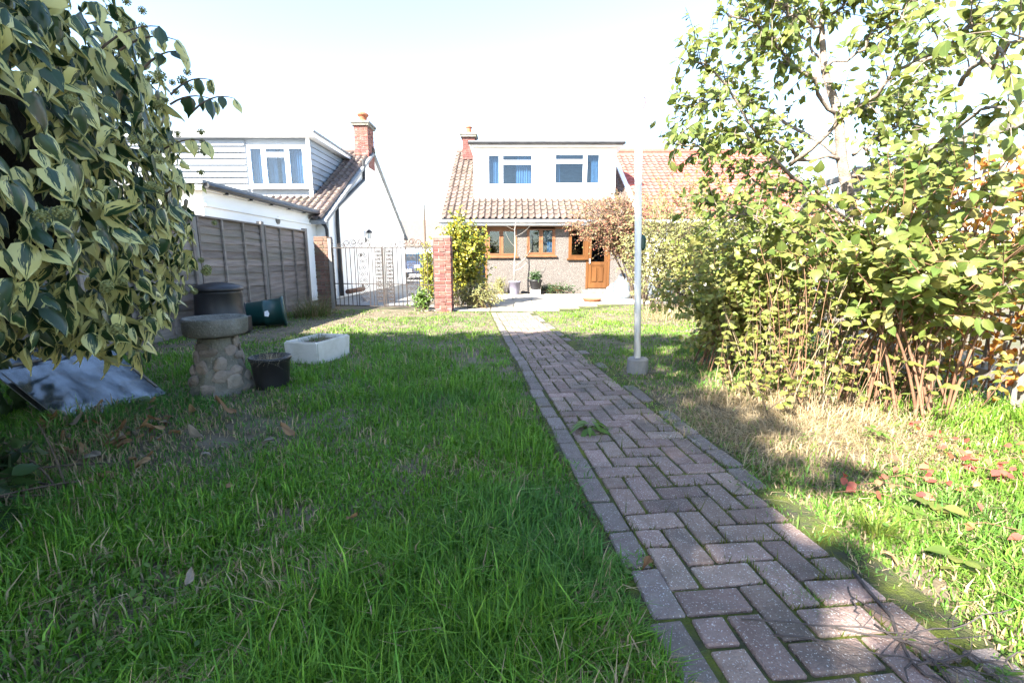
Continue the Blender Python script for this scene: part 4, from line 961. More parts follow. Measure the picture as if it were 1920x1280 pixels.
for L in limbs:
    c = pp(L); t = np.linspace(0, len(c) - 1, 14); c = np.stack([np.interp(t, np.arange(len(c)), c[:, k]) for k in range(3)], 1); c[1:-1] += rv(12, .02)
    big = len(L) > 4 or L[0][0] in (1572, 1600, 1578)
    MB().tube(c, np.linspace(.02 if big else .014, .005, 14), 6).build('branch', M_BARK, tree, True)
    n = 50 if L[0][0] not in (1800, 1700) else 10
    for k in range(n):
        i = random.uniform(2, 13); i0 = int(min(i, 12)); q = c[i0] + (c[i0 + 1] - c[i0]) * (i - i0)
        ax = c[i0 + 1] - c[i0]; ax /= np.linalg.norm(ax); dv = ax * .7 + rv(None, .6) + np.array([0, 0, .15]); dv /= np.linalg.norm(dv)
        ln = random.uniform(.12, .5); en = q + dv * ln + np.array([0, 0, -.15 * ln]); tw = bez(q, q + dv * ln * .5 + np.array([0, 0, .03]), en, 5); brm.tube(tw, np.linspace(.0045, .0015, 5), 4, cap=False)
        for j in range(int(4 + ln * 18)):
            f = random.uniform(.2, 1) * 4; j0 = min(int(f), 3); p = tw[j0] + (tw[j0 + 1] - tw[j0]) * (f - j0); s = np.cross(dv, rv()); s /= np.linalg.norm(s)
            pos.append(p); dr.append(dv * .5 + s * .8 + np.array([0, 0, -.45])); up.append(np.array([-.45, -.55, .8]) + rv(None, .5)); sz.append(random.uniform(.045, .088))
brm.build('twigs', M_BARK, tree, True)['kind'] = 'stuff'
leaves(tree, T_OVAL, pos, dr, up, sz, L_TREE, 300)

t = thing('broad_leaved_shrub', 'broad-leaved green shrub reaching over the right side in front of the trellis', 'shrub', (2.75, 3.2, 0))
bush(t, (2.75, 3.2, 0), (.3, .35), (2.72, 3.1, 1.15), (.85, .7, .58), 26, 360, 7, T_BROAD + T_OVAL[:2], .085, L_LILAC, M_STEM_RED, 300, -.15, .011, (.15, .4))
t = thing('yellow_green_shrub', 'low yellow-green small-leaved shrub beside the dry grass patch', 'shrub', (2.35, 4.4, 0))
bush(t, (2.35, 4.5, 0), (.45, .4), (2.3, 4.4, .75), (.85, .7, .68), 36, 900, 8, T_BROAD, .06, L_YELLOW, M_STEM_RED, 300, -.1, .008, (.12, .32))
t = thing('tangled_thicket', 'tangle of bare reddish stems with sparse yellow leaves at the right', 'thicket', (2.45, 3.35, 0))
pos, dr, up, sz = [], [], [], []
for k in range(230):
    b = np.array([random.uniform(1.75, 3.3), random.uniform(2.95, 3.9), -.02]); h = random.uniform(.35, 1.25) * (1 if b[0] > 2.0 else .6)
    e = b + np.array([RNG.normal(0, .16), RNG.normal(-.05, .14), h]); m = b + (e - b) * .5 + np.array([RNG.normal(0, .05), RNG.normal(0, .05), .1 * h])
    c = bez(b, m, e, 7); r = random.uniform(.0018, .0045)
    MB().tube(c, np.linspace(r, r * .5, 7), 5, cap=False).build('stem', (M_STEM_RED, M_STEM_RED, M_STRAW, M_BARK_DK)[k % 4], t, True)
    for j in range(random.randrange(5, 15)):
        q = c[random.randrange(2, 7)]; a_ = random.uniform(0, 6.28); pos.append(q); dr.append(np.array([math.cos(a_), math.sin(a_), -.1])); up.append(np.array([-.2, -.4, 1]) + rv(None, .4)); sz.append(random.uniform(.03, .065))
leaves(t, T_BROAD, pos, dr, up, sz, L_YELLOW, 120)
t = thing('olive_bush', 'dense olive-green fine-leaved bush in the middle distance right of the post', 'bush', (3.3, 9.6, 0))
bush(t, (3.4, 9.7, 0), (.5, .5), (3.45, 9.7, 1.35), (1.15, 1.1, 1.35), 44, 1500, 9, T_SMALL, .062, L_OLIVE, M_BARK_DK, 0, -.1, .014, (.2, .5))
t = thing('far_hedge_bush', 'pale green bush between the olive bush and the yellow-green shrub', 'bush', (3.6, 7.0, 0))
bush(t, (3.7, 7.0, 0), (.5, .5), (3.6, 6.9, 1.15), (1.2, .9, 1.2), 36, 1100, 9, T_OVAL, .066, L_YELLOW, M_BARK_DK, 0, -.1, .012, (.2, .45))
t = thing('berry_shrub', 'arching red-berried shrub hanging over the brown front door', 'shrub', (3.6, 12.6, 0))
bush(t, (3.55, 12.8, 0), (.25, .25), (2.75, 12.4, 2.15), (1.25, .75, .75), 40, 1300, 9, T_SMALL, .055, L_COTON, M_BARK_DK, 0, -.6, .018, (.3, .75), upw=.2)
t = thing('golden_shrub', 'tall golden-variegated shrub beside the red brick pier', 'shrub', (-1.2, 11.0, 0))
bush(t, (-1.15, 11.0, 0), (.3, .3), (-1.15, 10.9, 1.2), (.62, .5, .95), 26, 900, 8, T_OVAL, .085, L_GOLD, M_BARK_DK, 0, -.1, .014, (.15, .35))
t = thing('flowering_undergrowth', 'straggly low grey-green plants at the foot of the golden shrub', 'plants', (-.85, 10.3, 0))
bush(t, (-.85, 10.4, 0), (.5, .25), (-.8, 10.35, .3), (.6, .35, .32), 40, 330, 6, T_LANCE, .07, L_OLIVE, M_STEM_RED, 0, -.1, .005, (.1, .25))
t = thing('wall_plants', 'low dark plants along the house wall between planter and door', 'plants', (1.4, 14.7, 0))
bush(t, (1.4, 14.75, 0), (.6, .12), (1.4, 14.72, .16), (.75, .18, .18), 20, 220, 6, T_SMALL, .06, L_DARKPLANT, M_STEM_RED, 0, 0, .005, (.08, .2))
t = thing('corner_plants', 'dark low leaves in the shady bottom left corner under the ivy', 'plants', (-2.25, 1.95, 0))
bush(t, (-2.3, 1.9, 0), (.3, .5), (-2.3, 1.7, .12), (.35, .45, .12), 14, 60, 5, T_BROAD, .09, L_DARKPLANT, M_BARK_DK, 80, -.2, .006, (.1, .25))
t = thing('gate_weeds', 'bright weeds growing at the gate end of the red pier', 'weeds', (-1.95, 9.7, 0))
bush(t, (-1.95, 9.85, 0), (.18, .12), (-1.95, 9.8, .22), (.22, .18, .22), 14, 110, 6, T_OVAL, .06, L_WEED, M_STEM_RED, 0, 0, .004, (.08, .2))
t = thing('drive_shrub', 'sunlit yellow-green shrub on the drive behind the gate', 'shrub', (-2.3, 13, 0))
bush(t, (-2.35, 13.0, 0), (.15, .4), (-2.35, 13, .8), (.25, .6, .8), 14, 330, 7, T_OVAL, .07, L_GOLD, M_BARK_DK, 0, 0, .008, (.12, .3))

# boundary trellis with orange creeper
tr0, tr1 = Vector((3.42, 1.9, 0)), Vector((4.1, 6.6, 0)); tax = (tr1 - tr0).normalized()
trel = thing('trellis_fence', 'weathered post-and-trellis fence on the right boundary', 'fence', (tr0 + tr1) / 2)
TL = (tr1 - tr0).length
for k in range(5):
    q = tr0 + tax * (TL * k / 4); MB().beam(q, q + Vector((0, 0, 2.1)), .085, .085, (0, 1, 0)).build('post', M_POST, trel)
for z in (2.03, 1.05, .2): MB().beam(tr0 + Vector((0, 0, z)) - tax * .2, tr1 + Vector((0, 0, z)), .05, .07).build('rail', M_POST, trel)
for k in range(int(TL / .15)):
    q = tr0 + tax * (.08 + k * .15) + Vector((.03, 0, 0)); MB().beam(q + Vector((0, 0, .2)), q + Vector((0, 0, 1.95)), .012, .022, (0, 1, 0)).build('slat', M_POST, trel)
for k in range(11):
    z = .35 + k * .15; MB().beam(tr0 + Vector((.045, 0, z)), tr1 + Vector((.045, 0, z)), .012, .022).build('slat', M_POST, trel)
t = thing('orange_creeper', 'glowing orange autumn creeper covering the trellis', 'creeper', tr0 + tax * 1.2)
n = 3000; a = RNG.random(n) * 2.6; z = RNG.random(n) ** .9 * 1.75 + .1
pos = np.array(tr0)[None] + np.array(tax)[None] * a[:, None] + np.stack([RNG.normal(.0, .09, n), np.zeros(n), z], 1)
leaves(t, T_BROAD, pos, rv(n, .5) + np.array([-.4, 0, -.8]), rv(n, .5) + np.array([-1, -.4, .4]), RNG.uniform(.03, .065, n), L_ORANGE, 120)
mb = MB()
for k in range(26):
    q = tr0 + tax * random.uniform(0, 2.6); c = bez(np.array(q), np.array(q) + np.array([random.uniform(-.1, .1), random.uniform(-.3, .3), .9]), np.array(q) + np.array([random.uniform(-.15, .1), random.uniform(-.5, .5), random.uniform(1.1, 1.9)]), 8); mb.tube(c, .006, 4)
mb.build('vines', M_STEM_RED, t)['kind'] = 'stuff'
# red creeper on the grass
t = thing('red_creeper', 'pinkish-red creeper leaves trailing through the sunlit grass on the right', 'creeper', G(1750, 870))
pos, dr, up, sz = [], [], [], []; mb = MB()
for (px, py, n) in ((1460, 720, 5), (1520, 730, 5), (1740, 835, 9), (1790, 870, 10), (1830, 900, 12), (1880, 920, 12), (1650, 930, 8), (1700, 915, 8), (1770, 930, 8), (1910, 880, 8), (1840, 1010, 5), (1610, 945, 5)):
    g = G(px, py)
    for k in range(n):
        q = np.array(g) + np.array([RNG.normal(0, .05), RNG.normal(0, .06), .06 + random.random() * .07]); pos.append(q); dr.append(np.array([RNG.normal(), RNG.normal(), -.3])); up.append(np.array([-.3, -.5, 1.]) + rv(None, .4)); sz.append(random.uniform(.025, .05))
    mb.tube([np.array(g) + [-.1, .03, .04], np.array(g) + [0, 0, .07], np.array(g) + [.12, -.02, .05]], .002, 4)
mb.build('runner', M_STEM_RED, t); leaves(t, T_BROAD, pos, dr, up, sz, L_RED, 110)

# trees behind the camera on the left whose shade covers the near lawn
caz, saz, cot = math.cos(R(SUN_AZ)), math.sin(R(SUN_AZ)), 1 / math.tan(R(SUN_EL))
def shade_tree(label, base_qp, clumps):
    q0, p0 = base_qp; bx, by = q0 * caz + p0 * saz, -q0 * saz + p0 * caz
    t = thing('shade_tree', label, 'tree', (bx, by, 0)); wood = MB(); pos = []
    ztop = max((p - p0) / cot for q, p, r in clumps)
    MB().tube([(bx, by, -.1), (bx + .1, by, ztop * .5), (bx, by + .1, ztop * .9)], [.24, .17, .05], 8).build('trunk', M_BARK, t)
    for q, p, r in clumps:
        pj = p0 + random.uniform(-.8, .5); z = (p - pj) / cot; c = np.array([q * caz + pj * saz, -q * saz + pj * caz, z])
        wood.tube(bez(np.array([bx, by, z * .55]), np.array([bx, by, z * .8]), c, 5), [.06, .05, .04, .03, .02], 5)
        k = int(330 * r * r); u = rv(k); u /= np.linalg.norm(u, axis=1, keepdims=True); pos.append(c + u * (RNG.random((k, 1)) ** .4) * r)
    wood.build('branches', M_BARK, t)
    pos = np.vstack(pos); n = len(pos); leaves(t, T_BROAD, pos, rv(n), rv(n), RNG.uniform(.18, .3, n), L_CANOPY, 0, massname='crown')
A_, B_ = [], []
for iq in range(13):
    q = -.66 - iq * .55
    top = 2.0 + (-q) * 1.12 if q > -3.1 else 5.45 - (-q - 3.1) * .8
    p = top - .75
    while p > -3.5:
        (A_ if q > -3.3 else B_).append((q + random.uniform(-.12, .12), p + random.uniform(-.15, .1), .8)); p -= .95
A_ += [(.05, .9, .5), (.2, .5, .45), (.1, .1, .6), (.5, .0, .5), (.55, -.6, .5), (-1.5, 5.2, .4), (-1.8, 5.75, .45), (-2.3, 5.8, .5), (-2.7, 5.3, .5), (-1.25, 5.0, .25)]
shade_tree('tree behind the viewer shading the path and lawn', (-1.9, -6.3), A_)
shade_tree('tree behind the viewer shading the ivy side', (-5.3, -6.0), B_)

# ================================================================ BY THE HOUSE
q = P(965, 553, 14.55); q.z = .0
t = thing('purple_planter', 'grey-purple planter holding a thin bleached dead tree', 'planter', q)
MB().lathe([(.14, .0), (.15, .03), (.18, .38), (.2, .385), (.2, .42), (.175, .42), (.165, .33)], q, 20).build('pot', M_POT, t, True)
dt = thing('dead_tree', 'thin bleached bare tree standing in the purple planter', 'tree', q + Vector((0, 0, .33)))
c = np.array([tuple(q + Vector(v)) for v in ((0, 0, .3), (-.02, 0, .9), (.02, 0, 1.4), (0, .02, 2.0), (.04, 0, 2.35))]); MB().tube(c, [.022, .02, .016, .011, .006], 7).build('trunk', M_DEADWHITE, dt, True)
for (z, dx, dz_, r) in ((.75, .38, .25, .02), (.9, .5, .5, .014), (1.5, -.3, .45, .01), (1.8, .5, .35, .009), (2.0, -.45, .3, .008), (2.2, .9, .12, .007), (2.15, 1.3, .25, .006)):
    b = np.array(q) + [0, 0, z]; MB().tube(bez(b, b + [dx * .6, -.05, dz_ * .3], b + [dx, -.08, dz_], 6), np.linspace(r * .6, r * .3, 6), 5).build('branch', M_DEADWHITE, dt)
q = P(1004, 553, 14.5); q.z = .012
tag(MB().box(q.x - .15, q.x + .15, q.y - .12, q.y + .12, .012, .16).build('white_block', M_WHITE, bevel=.01), 'white block under the black pot by the house wall', 'block')
t = thing('black_planter', 'black pot with a dark plant standing on the white block', 'planter', q + Vector((0, 0, .15)))
MB().lathe([(.13, .162), (.15, .22), (.2, .42), (.22, .43), (.22, .47), (.19, .47), (.17, .38)], (q.x, q.y, 0), 20).build('pot', M_BINBLACK, t, True)
bush(t, (q.x, q.y, .42), (.05, .05), (q.x, q.y, .6), (.2, .18, .14), 10, 90, 6, T_LANCE, .08, L_DARKPLANT, M_BARK_DK, 0, -.2, .004, (.06, .15))
q = P(938, 553, 14.7); q.z = 0
t = thing('grey_herb', 'small grey-green bush left of the purple planter', 'plant', q)
bush(t, q, (.06, .06), (q.x, q.y, .3), (.2, .18, .3), 12, 150, 6, T_LANCE, .05, L_OLIVE, M_STEM_RED, 0, 0, .004, (.06, .15))
q = G(1110, 566); tag(MB().lathe([(.13, .0), (.2, .02), (.24, .07), (.25, .075), (.25, .09), (.22, .08), (.15, .03)], q, 20).build('terracotta_dish', M_TERRA), 'shallow terracotta dish on the lawn edge before the doorstep', 'dish')
q = P(1165, 556, 13.0); q.z = 0
bm = bmesh.new(); bmesh.ops.create_icosphere(bm, subdivisions=4, radius=1)
for v in bm.verts:
    n_ = math.sin(v.co.x * 5 + 1) * .12 + math.sin(v.co.z * 7 + v.co.y * 4) * .1 + math.sin(v.co.y * 9 - v.co.x * 6) * .07
    v.co = Vector((v.co.x * .36, v.co.y * .25, max(v.co.z, -.4) * .42 + .17)) * (1 + n_)
me = bpy.data.meshes.new('plastic_sack'); bm.to_mesh(me); bm.free(); finish(me, M_BAG, True); o = link('plastic_sack', me); o.location = q
tag(o, 'crumpled pale blue plastic sack right of the front door', 'sack')

# car on the drive
ca = thing('parked_car', 'blue-grey car parked on the drive beyond the gate', 'car', (-5.9, 27.8, 0))
prof = [(25.8, .35), (25.75, .75), (25.9, .92), (26.8, 1.02), (27.5, 1.48), (29.2, 1.5), (29.9, 1.0), (30.1, .9), (30.1, .35)]
MB().prism(prof, -6.75, -5.05, 'x').build('body', M_CARPAINT, ca, bevel=.06)
MB().prism([(26.95, 1.05), (27.55, 1.43), (29.1, 1.44), (29.65, 1.05)], -6.77, -5.03, 'x').build('side_window', M_CARGLASS, ca)
MB().add([(-6.6, 26.83, 1.06), (-5.2, 26.83, 1.06), (-5.3, 27.44, 1.46), (-6.5, 27.44, 1.46)], [(0, 1, 2, 3)]).build('windscreen', M_CARGLASS, ca)
for x in (-6.72, -5.08):
    for y in (26.55, 29.3):
        wl = MB().lathe([(.2, -.11), (.31, -.1), (.31, .1), (.2, .11)], n=20, mtx=Matrix.Translation((x, y, .31)) @ Matrix.Rotation(R(90), 4, 'Y')).build('wheel', M_RUBBER, ca)
        MB().lathe([(.19, -.115), (.19, .115)], n=14, mtx=Matrix.Translation((x, y, .31)) @ Matrix.Rotation(R(90), 4, 'Y')).build('hubcap', M_GREYGUT, wl)
for x in (-6.5, -5.3): MB().box(x - .16, x + .16, 25.74, 25.8, .68, .84).build('headlight', M_LAMPGLASS, ca)
MB().box(-6.2, -5.6, 25.73, 25.78, .45, .6).build('number_plate', M_UPVC, ca)

# ================================================================ GRASS
def on_path(x, y): return (np.abs(path_q(x, y) + .065) < .345 + .32 * (fbm(x * 3.4, y * 3.4) - .5)) & (y < 9.6)
def grass_field(N):
    dmin, dmax = .75, 15.5
    nclump = 26000; u = RNG.random(nclump); cd = dmin * (dmax / dmin) ** u; cx = (RNG.random(nclump) * 2 - 1) * (1.35 * cd + .5)
    k = RNG.integers(0, nclump, N); isol = RNG.random(N) < .40
    d = dmin * (dmax / dmin) ** RNG.random(N); x = np.where(isol, (RNG.random(N) * 2 - 1) * (1.35 * d + .5), 0); y = np.where(isol, d, 0)
    sp = .018 + .014 * cd[k]; ox = RNG.normal(0, 1, N) * sp; oy = RNG.normal(0, 1, N) * sp
    x = np.where(isol, x, cx[k] + ox); y = np.where(isol, y, cd[k] + oy)
    ca = RNG.random(nclump) * 6.28; cs = RNG.random(nclump) * 1.6; lean_x = np.where(isol, 0, ox / sp + np.cos(ca[k]) * cs[k]); lean_y = np.where(isol, 0, oy / sp + np.sin(ca[k]) * cs[k])
    cb_ = RNG.uniform(.6, 1.3, nclump); ch_ = RNG.uniform(.6, 1.5, nclump)
    dry = np.exp(-(((x - 1.85) / .85) ** 4 + ((y - 2.95) / .75) ** 4)) * 1.0
    dry = np.maximum(dry, np.exp(-(((x - 3.3) / .9) ** 2 + ((y - 8.6) / .9) ** 2)) * .8)
    right = (path_q(x, y) > .2)
    dry = np.maximum(dry, np.where(right & (y < 5), .14, 0))
    track = np.exp(-(((x + 3.05 + (y - 8) * -.42) / .55) ** 2)) * ((y > 5.0) & (y < 10.2))
    litter = np.exp(-(((x + 2.1) / .75) ** 2 + ((y - 2.5) / .7) ** 2))
    bare = fbm(x * 2.3 + 3, y * 2.3 + 11)
    keep = ~on_path(x, y) & (y < np.where(x < -1.9, 10.1, np.where(x < 1.2, 9.65, np.where(x < 2.9, 9.7 + (x - 1.2) * .88, 11.2)))) & (x > -4.66) & (x < 3.45 + .15 * y)
    keep &= RNG.random(N) > track * .72 + litter * .6 + dry * .25
    keep &= (bare > .33) | (RNG.random(N) < .35)
    keep &= RNG.random(N) > .8 * np.exp(-(((x - 1.25) / .35) ** 2 + ((y - 1.1) / .2) ** 2))
    keep &= ~((np.abs(x - sk0.x) < .2) & (np.abs(y - sk0.y) < .27))
    x, y, dry, k, isol, lean_x, lean_y, right, track, litter, bare = [a[keep] for a in (x, y, dry, k, isol, lean_x, lean_y, right, track, litter, bare)]
    n = len(x); dist = np.hypot(x, y); cl_b = np.where(isol, .95, cb_[k]); cl_h = np.where(isol, .85, ch_[k])
    hN = fbm(x * 1.7 + 70, y * 1.7 + 20)
    H = (.032 + .066 * np.clip((hN - .25) * 1.9, 0, 1)) * np.where(y > 5.5, .55, 1) * np.where(right, .95, 1) * (1 - .55 * track) * RNG.uniform(.55, 1.35, n) * cl_h
    H = np.where(RNG.random(n) < .025, H * 1.55, H); edge = np.exp(-((np.abs(path_q(x, y)) - .42) / .07) ** 2); H *= 1 - np.where(right, .15, .42) * np.exp(-(np.clip(np.abs(path_q(x, y)) - .4, 0, 9) / .16) ** 2)
    Wd = (.0034 + .0011 * dist) * RNG.uniform(.6, 1.3, n) * np.where(dist < 2.5, 1.15, 1)
    az = np.arctan2(lean_y + RNG.normal(0, .8, n), lean_x + RNG.normal(0, .8, n)); lean = np.clip(RNG.normal(.7, .48, n), .02, 2.2) + dry * .5
    dx, dy = np.cos(az), np.sin(az); fx = az + RNG.normal(1.57, .5, n); wx, wy = np.cos(fx) * Wd / 2, np.sin(fx) * Wd / 2
    z0 = gz(x, y) - .012
    h1, h2 = H * .55, H * np.maximum(.25, 1 - .25 * lean); o1, o2 = H * .20 * lean, H * .85 * lean
    V = np.empty((n, 5, 3))
    V[:, 0] = np.stack([x - wx, y - wy, z0], 1); V[:, 1] = np.stack([x + wx, y + wy, z0], 1)
    V[:, 2] = np.stack([x - wx * .8 + dx * o1, y - wy * .8 + dy * o1, z0 + h1], 1); V[:, 3] = np.stack([x + wx * .8 + dx * o1, y + wy * .8 + dy * o1, z0 + h1], 1)
    V[:, 4] = np.stack([x + dx * o2, y + dy * o2, z0 + h2], 1)
    g1, g2, g3, straw = np.array([.062, .18, .014]), np.array([.155, .30, .030]), np.array([.045, .15, .045]), np.array([.40, .31, .18])
    hue = fbm(x * 1.2 + 5, y * 1.2 + 90)[:, None]; r = RNG.random((n, 1)); c = g1 * (1 - r) + g2 * r; hm = np.clip((.47 - hue) * 6, 0, 1) * .45; c = c * (1 - hm) + g3 * hm
    c = c * cl_b[:, None]; sun_yl = np.array([.20, .22, .04]); m = ((right | (y > 6)) * .38)[:, None] * RNG.random((n, 1)); c = c * (1 - m) + sun_yl * m  # yellower blades right of the path and far off put sunlight into colour
    pd = np.clip(dry * .95 + track * .55 + litter * .45 + .02 + (bare < .40) * .22, 0, .92); isd = (RNG.random(n) < pd)[:, None]; c = np.where(isd, straw * RNG.uniform(.55, 1.15, (n, 1)), c)
    C = np.ones((n, 5, 4)); C[:, :, :3] = c[:, None, :]
    b = np.arange(n)[:, None] * 5; T = np.stack([b + [0, 1, 3], b + [0, 3, 2], b + [2, 3, 4]], 1).reshape(-1, 3)
    o = link('grass', np_mesh('grass', V.reshape(-1, 3), T, M_BLADE, {'col': ('FLOAT_COLOR', C.reshape(-1, 4))}))
    tag(o, 'lush green lawn grass, dry and straw-coloured on the right', 'grass', kind='stuff')
grass_field(420000)
def tuft(name, label, cat, c, n, h, spread, cols, wid=.004, lean=.6, parent=None, zb=0.0, dir_=None):
    c = np.array(c, float); x = c[0] + RNG.normal(0, spread, n); y = c[1] + RNG.normal(0, spread, n); az = np.arctan2(y - c[1], x - c[0]) + RNG.normal(0, .6, n)
    if dir_ is not None: az = RNG.normal(dir_, .9, n)
    H = h * RNG.uniform(.5, 1.2, n); ln = np.abs(RNG.normal(lean, lean * .4, n)); dx, dy = np.cos(az), np.sin(az); wx, wy = -dy * wid / 2, dx * wid / 2
    seg = 5; V = np.empty((n, 2 * seg + 1, 3))
    for s in range(seg + 1):
        t = s / seg; o = H * ln * t ** 1.6; z = zb + H * (t - .62 * np.minimum(ln, 1.6) * t * t); w = 1 - t
        if s < seg:
            V[:, 2 * s] = np.stack([x - wx * w + dx * o, y - wy * w + dy * o, z], 1); V[:, 2 * s + 1] = np.stack([x + wx * w + dx * o, y + wy * w + dy * o, z], 1)
        else: V[:, 2 * s] = np.stack([x + dx * o, y + dy * o, z], 1)
    V[:, :, 2] = np.maximum(V[:, :, 2], .006)
    T = []
    for s in range(seg - 1): q = 2 * s; T += [[q, q + 1, q + 3], [q, q + 3, q + 2]]
    T.append([2 * seg - 2, 2 * seg - 1, 2 * seg]); T = (np.arange(n)[:, None, None] * (2 * seg + 1) + np.array(T)[None]).reshape(-1, 3)
    cc = np.array(cols)[RNG.integers(0, len(cols), n)] * RNG.uniform(.7, 1.2, (n, 1)); C = np.ones((n, 2 * seg + 1, 4)); C[:, :, :3] = cc[:, None]
    o = link(name, np_mesh(name, V.reshape(-1, 3), T, M_BLADE, {'col': ('FLOAT_COLOR', C.reshape(-1, 4))}), parent)
    if label: tag(o, label, cat)
    return o
GR = [(.06, .14, .015), (.10, .19, .025)]; ST = [(.40, .31, .18), (.30, .22, .12), (.48, .40, .26)]; BR = [(.17, .12, .06), (.26, .19, .10), (.12, .12, .04)]
tuft('grass_tussock', 'brown drooping grass tussock at the foot of the dark pier', 'grass tussock', (-3.85, 8.75, 0), 700, .62, .17, BR + GR[:1], .007, .85)
tuft('dead_grass', None, None, (pb.x, pb.y, 0), 160, .22, .06, ST + BR, .003, 1.5, pot, .22)
tuft('sink_plants', None, None, (sk0.x - .05, sk0.y + .08, 0), 130, .14, .08, GR + BR, .005, .7, sink, .18)
tuft('dry_grass', 'tall bleached dry grass stems in front of the tangled thicket', 'dry grass', (2.05, 2.9, 0), 600, .22, .30, ST, .0035, .7)
tuft('dry_grass', 'flattened pale straw patch on the right of the path', 'dry grass', (1.75, 2.7, 0), 1700, .13, .33, ST, .0032, 1.9)
tuft('dry_grass', 'pale dry grass under the olive bush', 'dry grass', (2.9, 8.4, 0), 500, .35, .35, ST + GR[:1], .008, .5)
tuft('grass_tuft', 'yellow-green grass tuft overhanging the right path edge', 'grass tuft', G(1640, 1000), 130, .17, .035, [(.20, .23, .04), (.13, .20, .03)], .004, .8)
tuft('grass_tuft', 'small straw-tipped tuft growing between path bricks near the twigs', 'grass tuft', G(1560, 1095), 60, .055, .02, [(.16, .16, .04), (.10, .16, .03)], .0022, .6)
for k, (px, py, h, n_, lab) in enumerate(((1125, 815, .07, 70, 'grassy weed clump spilling onto the left path edge'), (1430, 1085, .03, 60, 'low moss-green weed in a brick joint mid path'), (1520, 1140, .04, 60, 'green weed in a brick joint near the twigs'), (1250, 800, .05, 70, 'weed row along the right-hand brick joint'), (1180, 735, .06, 60, 'little weed on the path beside the post'), (1120, 935, .045, 40, 'small weed at the left brick edge'))):
    tuft('path_weed', lab, 'weed', G(px, py), n_, h, .03, GR, .0025 + .0012 * (py < 850), .9, zb=.01)
# clover and small broad-leaved weeds in the turf, moss tufts in the brick joints
n = 9000; dd = .9 * (7 / .9) ** RNG.random(n); xx = (RNG.random(n) * 2 - 1) * (1.2 * dd + .3); yy = dd
kk = ~on_path(xx, yy) & (xx > -4.5) & (fbm(xx * 1.6 + 31, yy * 1.6 + 8) > .52) & (xx < 3.2); xx, yy = xx[kk], yy[kk]; n = len(xx); a = RNG.random(n) * 6.28
cp = np.stack([xx, yy, gz(xx, yy) + RNG.uniform(.005, .05, n)], 1)
V, T, A = scatter(T_OVAL, cp, frames(np.stack([np.cos(a), np.sin(a), RNG.normal(.1, .3, n)], 1), np.tile([0, 0, 1.], (n, 1)) + rv(n, .35)), RNG.uniform(.012, .028, n), RNG.random(n))
tag(link('lawn_weeds', np_mesh('lawn_weeds', V, T, L_WEED, {'lf': ('FLOAT_VECTOR', A)}, True)), 'clover and tiny broad-leaved weeds mixed into the lawn', 'weeds', kind='stuff')
jp = []
for (k_, ln_, q_, p_, a_) in cells:
    if p_ > 6: continue
    for e_ in range(26):
        u_, v_ = random.uniform(-.5, .5), random.choice((-.5, .5))
        lx, ly = (v_ * U, u_ * ln_ * U) if random.random() < .65 else (u_ * U, v_ * ln_ * U)
        ca_, sa_ = math.cos(R(a_)), math.sin(R(a_)); w_ = path_pt(q_ + lx * ca_ - ly * sa_, p_ + lx * sa_ + ly * ca_); jp.append((w_[0] + random.gauss(0, .003), w_[1] + random.gauss(0, .003)))
jp = np.array(jp); q_ = path_q(jp[:, 0], jp[:, 1]); jm = fbm(jp[:, 0] * 3.2 + 60, jp[:, 1] * 3.2 + 14) + .10 * np.clip(q_ / .4, -.5, 1); jp = jp[jm > .5]; n = len(jp)
hh = RNG.uniform(.012, .034, n) * np.where(RNG.random(n) < .06, 2.2, 1); az_ = RNG.random(n) * 6.28; wd = RNG.uniform(.002, .004, n); dx_, dy_ = np.cos(az_), np.sin(az_)
V = np.empty((n, 3, 3)); V[:, 0] = np.stack([jp[:, 0] - dy_ * wd, jp[:, 1] + dx_ * wd, np.full(n, .006)], 1); V[:, 1] = np.stack([jp[:, 0] + dy_ * wd, jp[:, 1] - dx_ * wd, np.full(n, .006)], 1); V[:, 2] = np.stack([jp[:, 0] + dx_ * hh * .7, jp[:, 1] + dy_ * hh * .7, .006 + hh], 1)
C = np.ones((n, 3, 4)); C[:, :, :3] = (np.array([[.07, .10, .012]]) * (1 - RNG.random((n, 1)) * .5) + np.array([[.05, .03, .0]]) * RNG.random((n, 1)))[:, None]
tag(link('joint_moss', np_mesh('joint_moss', V.reshape(-1, 3), np.arange(3 * n).reshape(-1, 3), M_BLADE, {'col': ('FLOAT_COLOR', C.reshape(-1, 4))})), 'green moss and fine weeds in the brick joints of the path', 'moss', kind='stuff')
# dandelion-like rosette on the path edge, bright seedling on the right
for (nm, lab, px, py, n_, sz_, mt_, tp) in (('weed_rosette', 'flat toothed weed rosette on the left edge of the path', 1105, 812, 16, .13, L_WEED, T_LANCE), ('seedling', 'bright yellow-green seedling in the sunlit grass at right', 1750, 985, 9, .085, L_LILAC, T_OVAL), ('dock_leaves', 'broad dock leaves lying in the grass at bottom right', 1790, 1085, 6, .065, L_LILAC, T_BROAD), ('nettle_clump', 'small green leafy clump between dead leaves and bird bath', 262, 765, 16, .08, L_WEED, T_BROAD), ('sorrel', 'small green leaf cluster in the straw patch', 1640, 830, 16, .05, L_WEED, T_OVAL)):
    g = np.array(G(px, py)); t = thing(nm, lab, 'weed', g); a = np.arange(n_) * 2.4; hgt = .03 + RNG.random(n_) * .06
    leaves(t, tp, g + np.stack([np.cos(a) * .02, np.sin(a) * .02, hgt], 1), np.stack([np.cos(a), np.sin(a), np.full(n_, .15)], 1), np.tile([0, 0, 1.], (n_, 1)) + rv(n_, .15), sz_ * RNG.uniform(.7, 1.1, n_), mt_, n_)

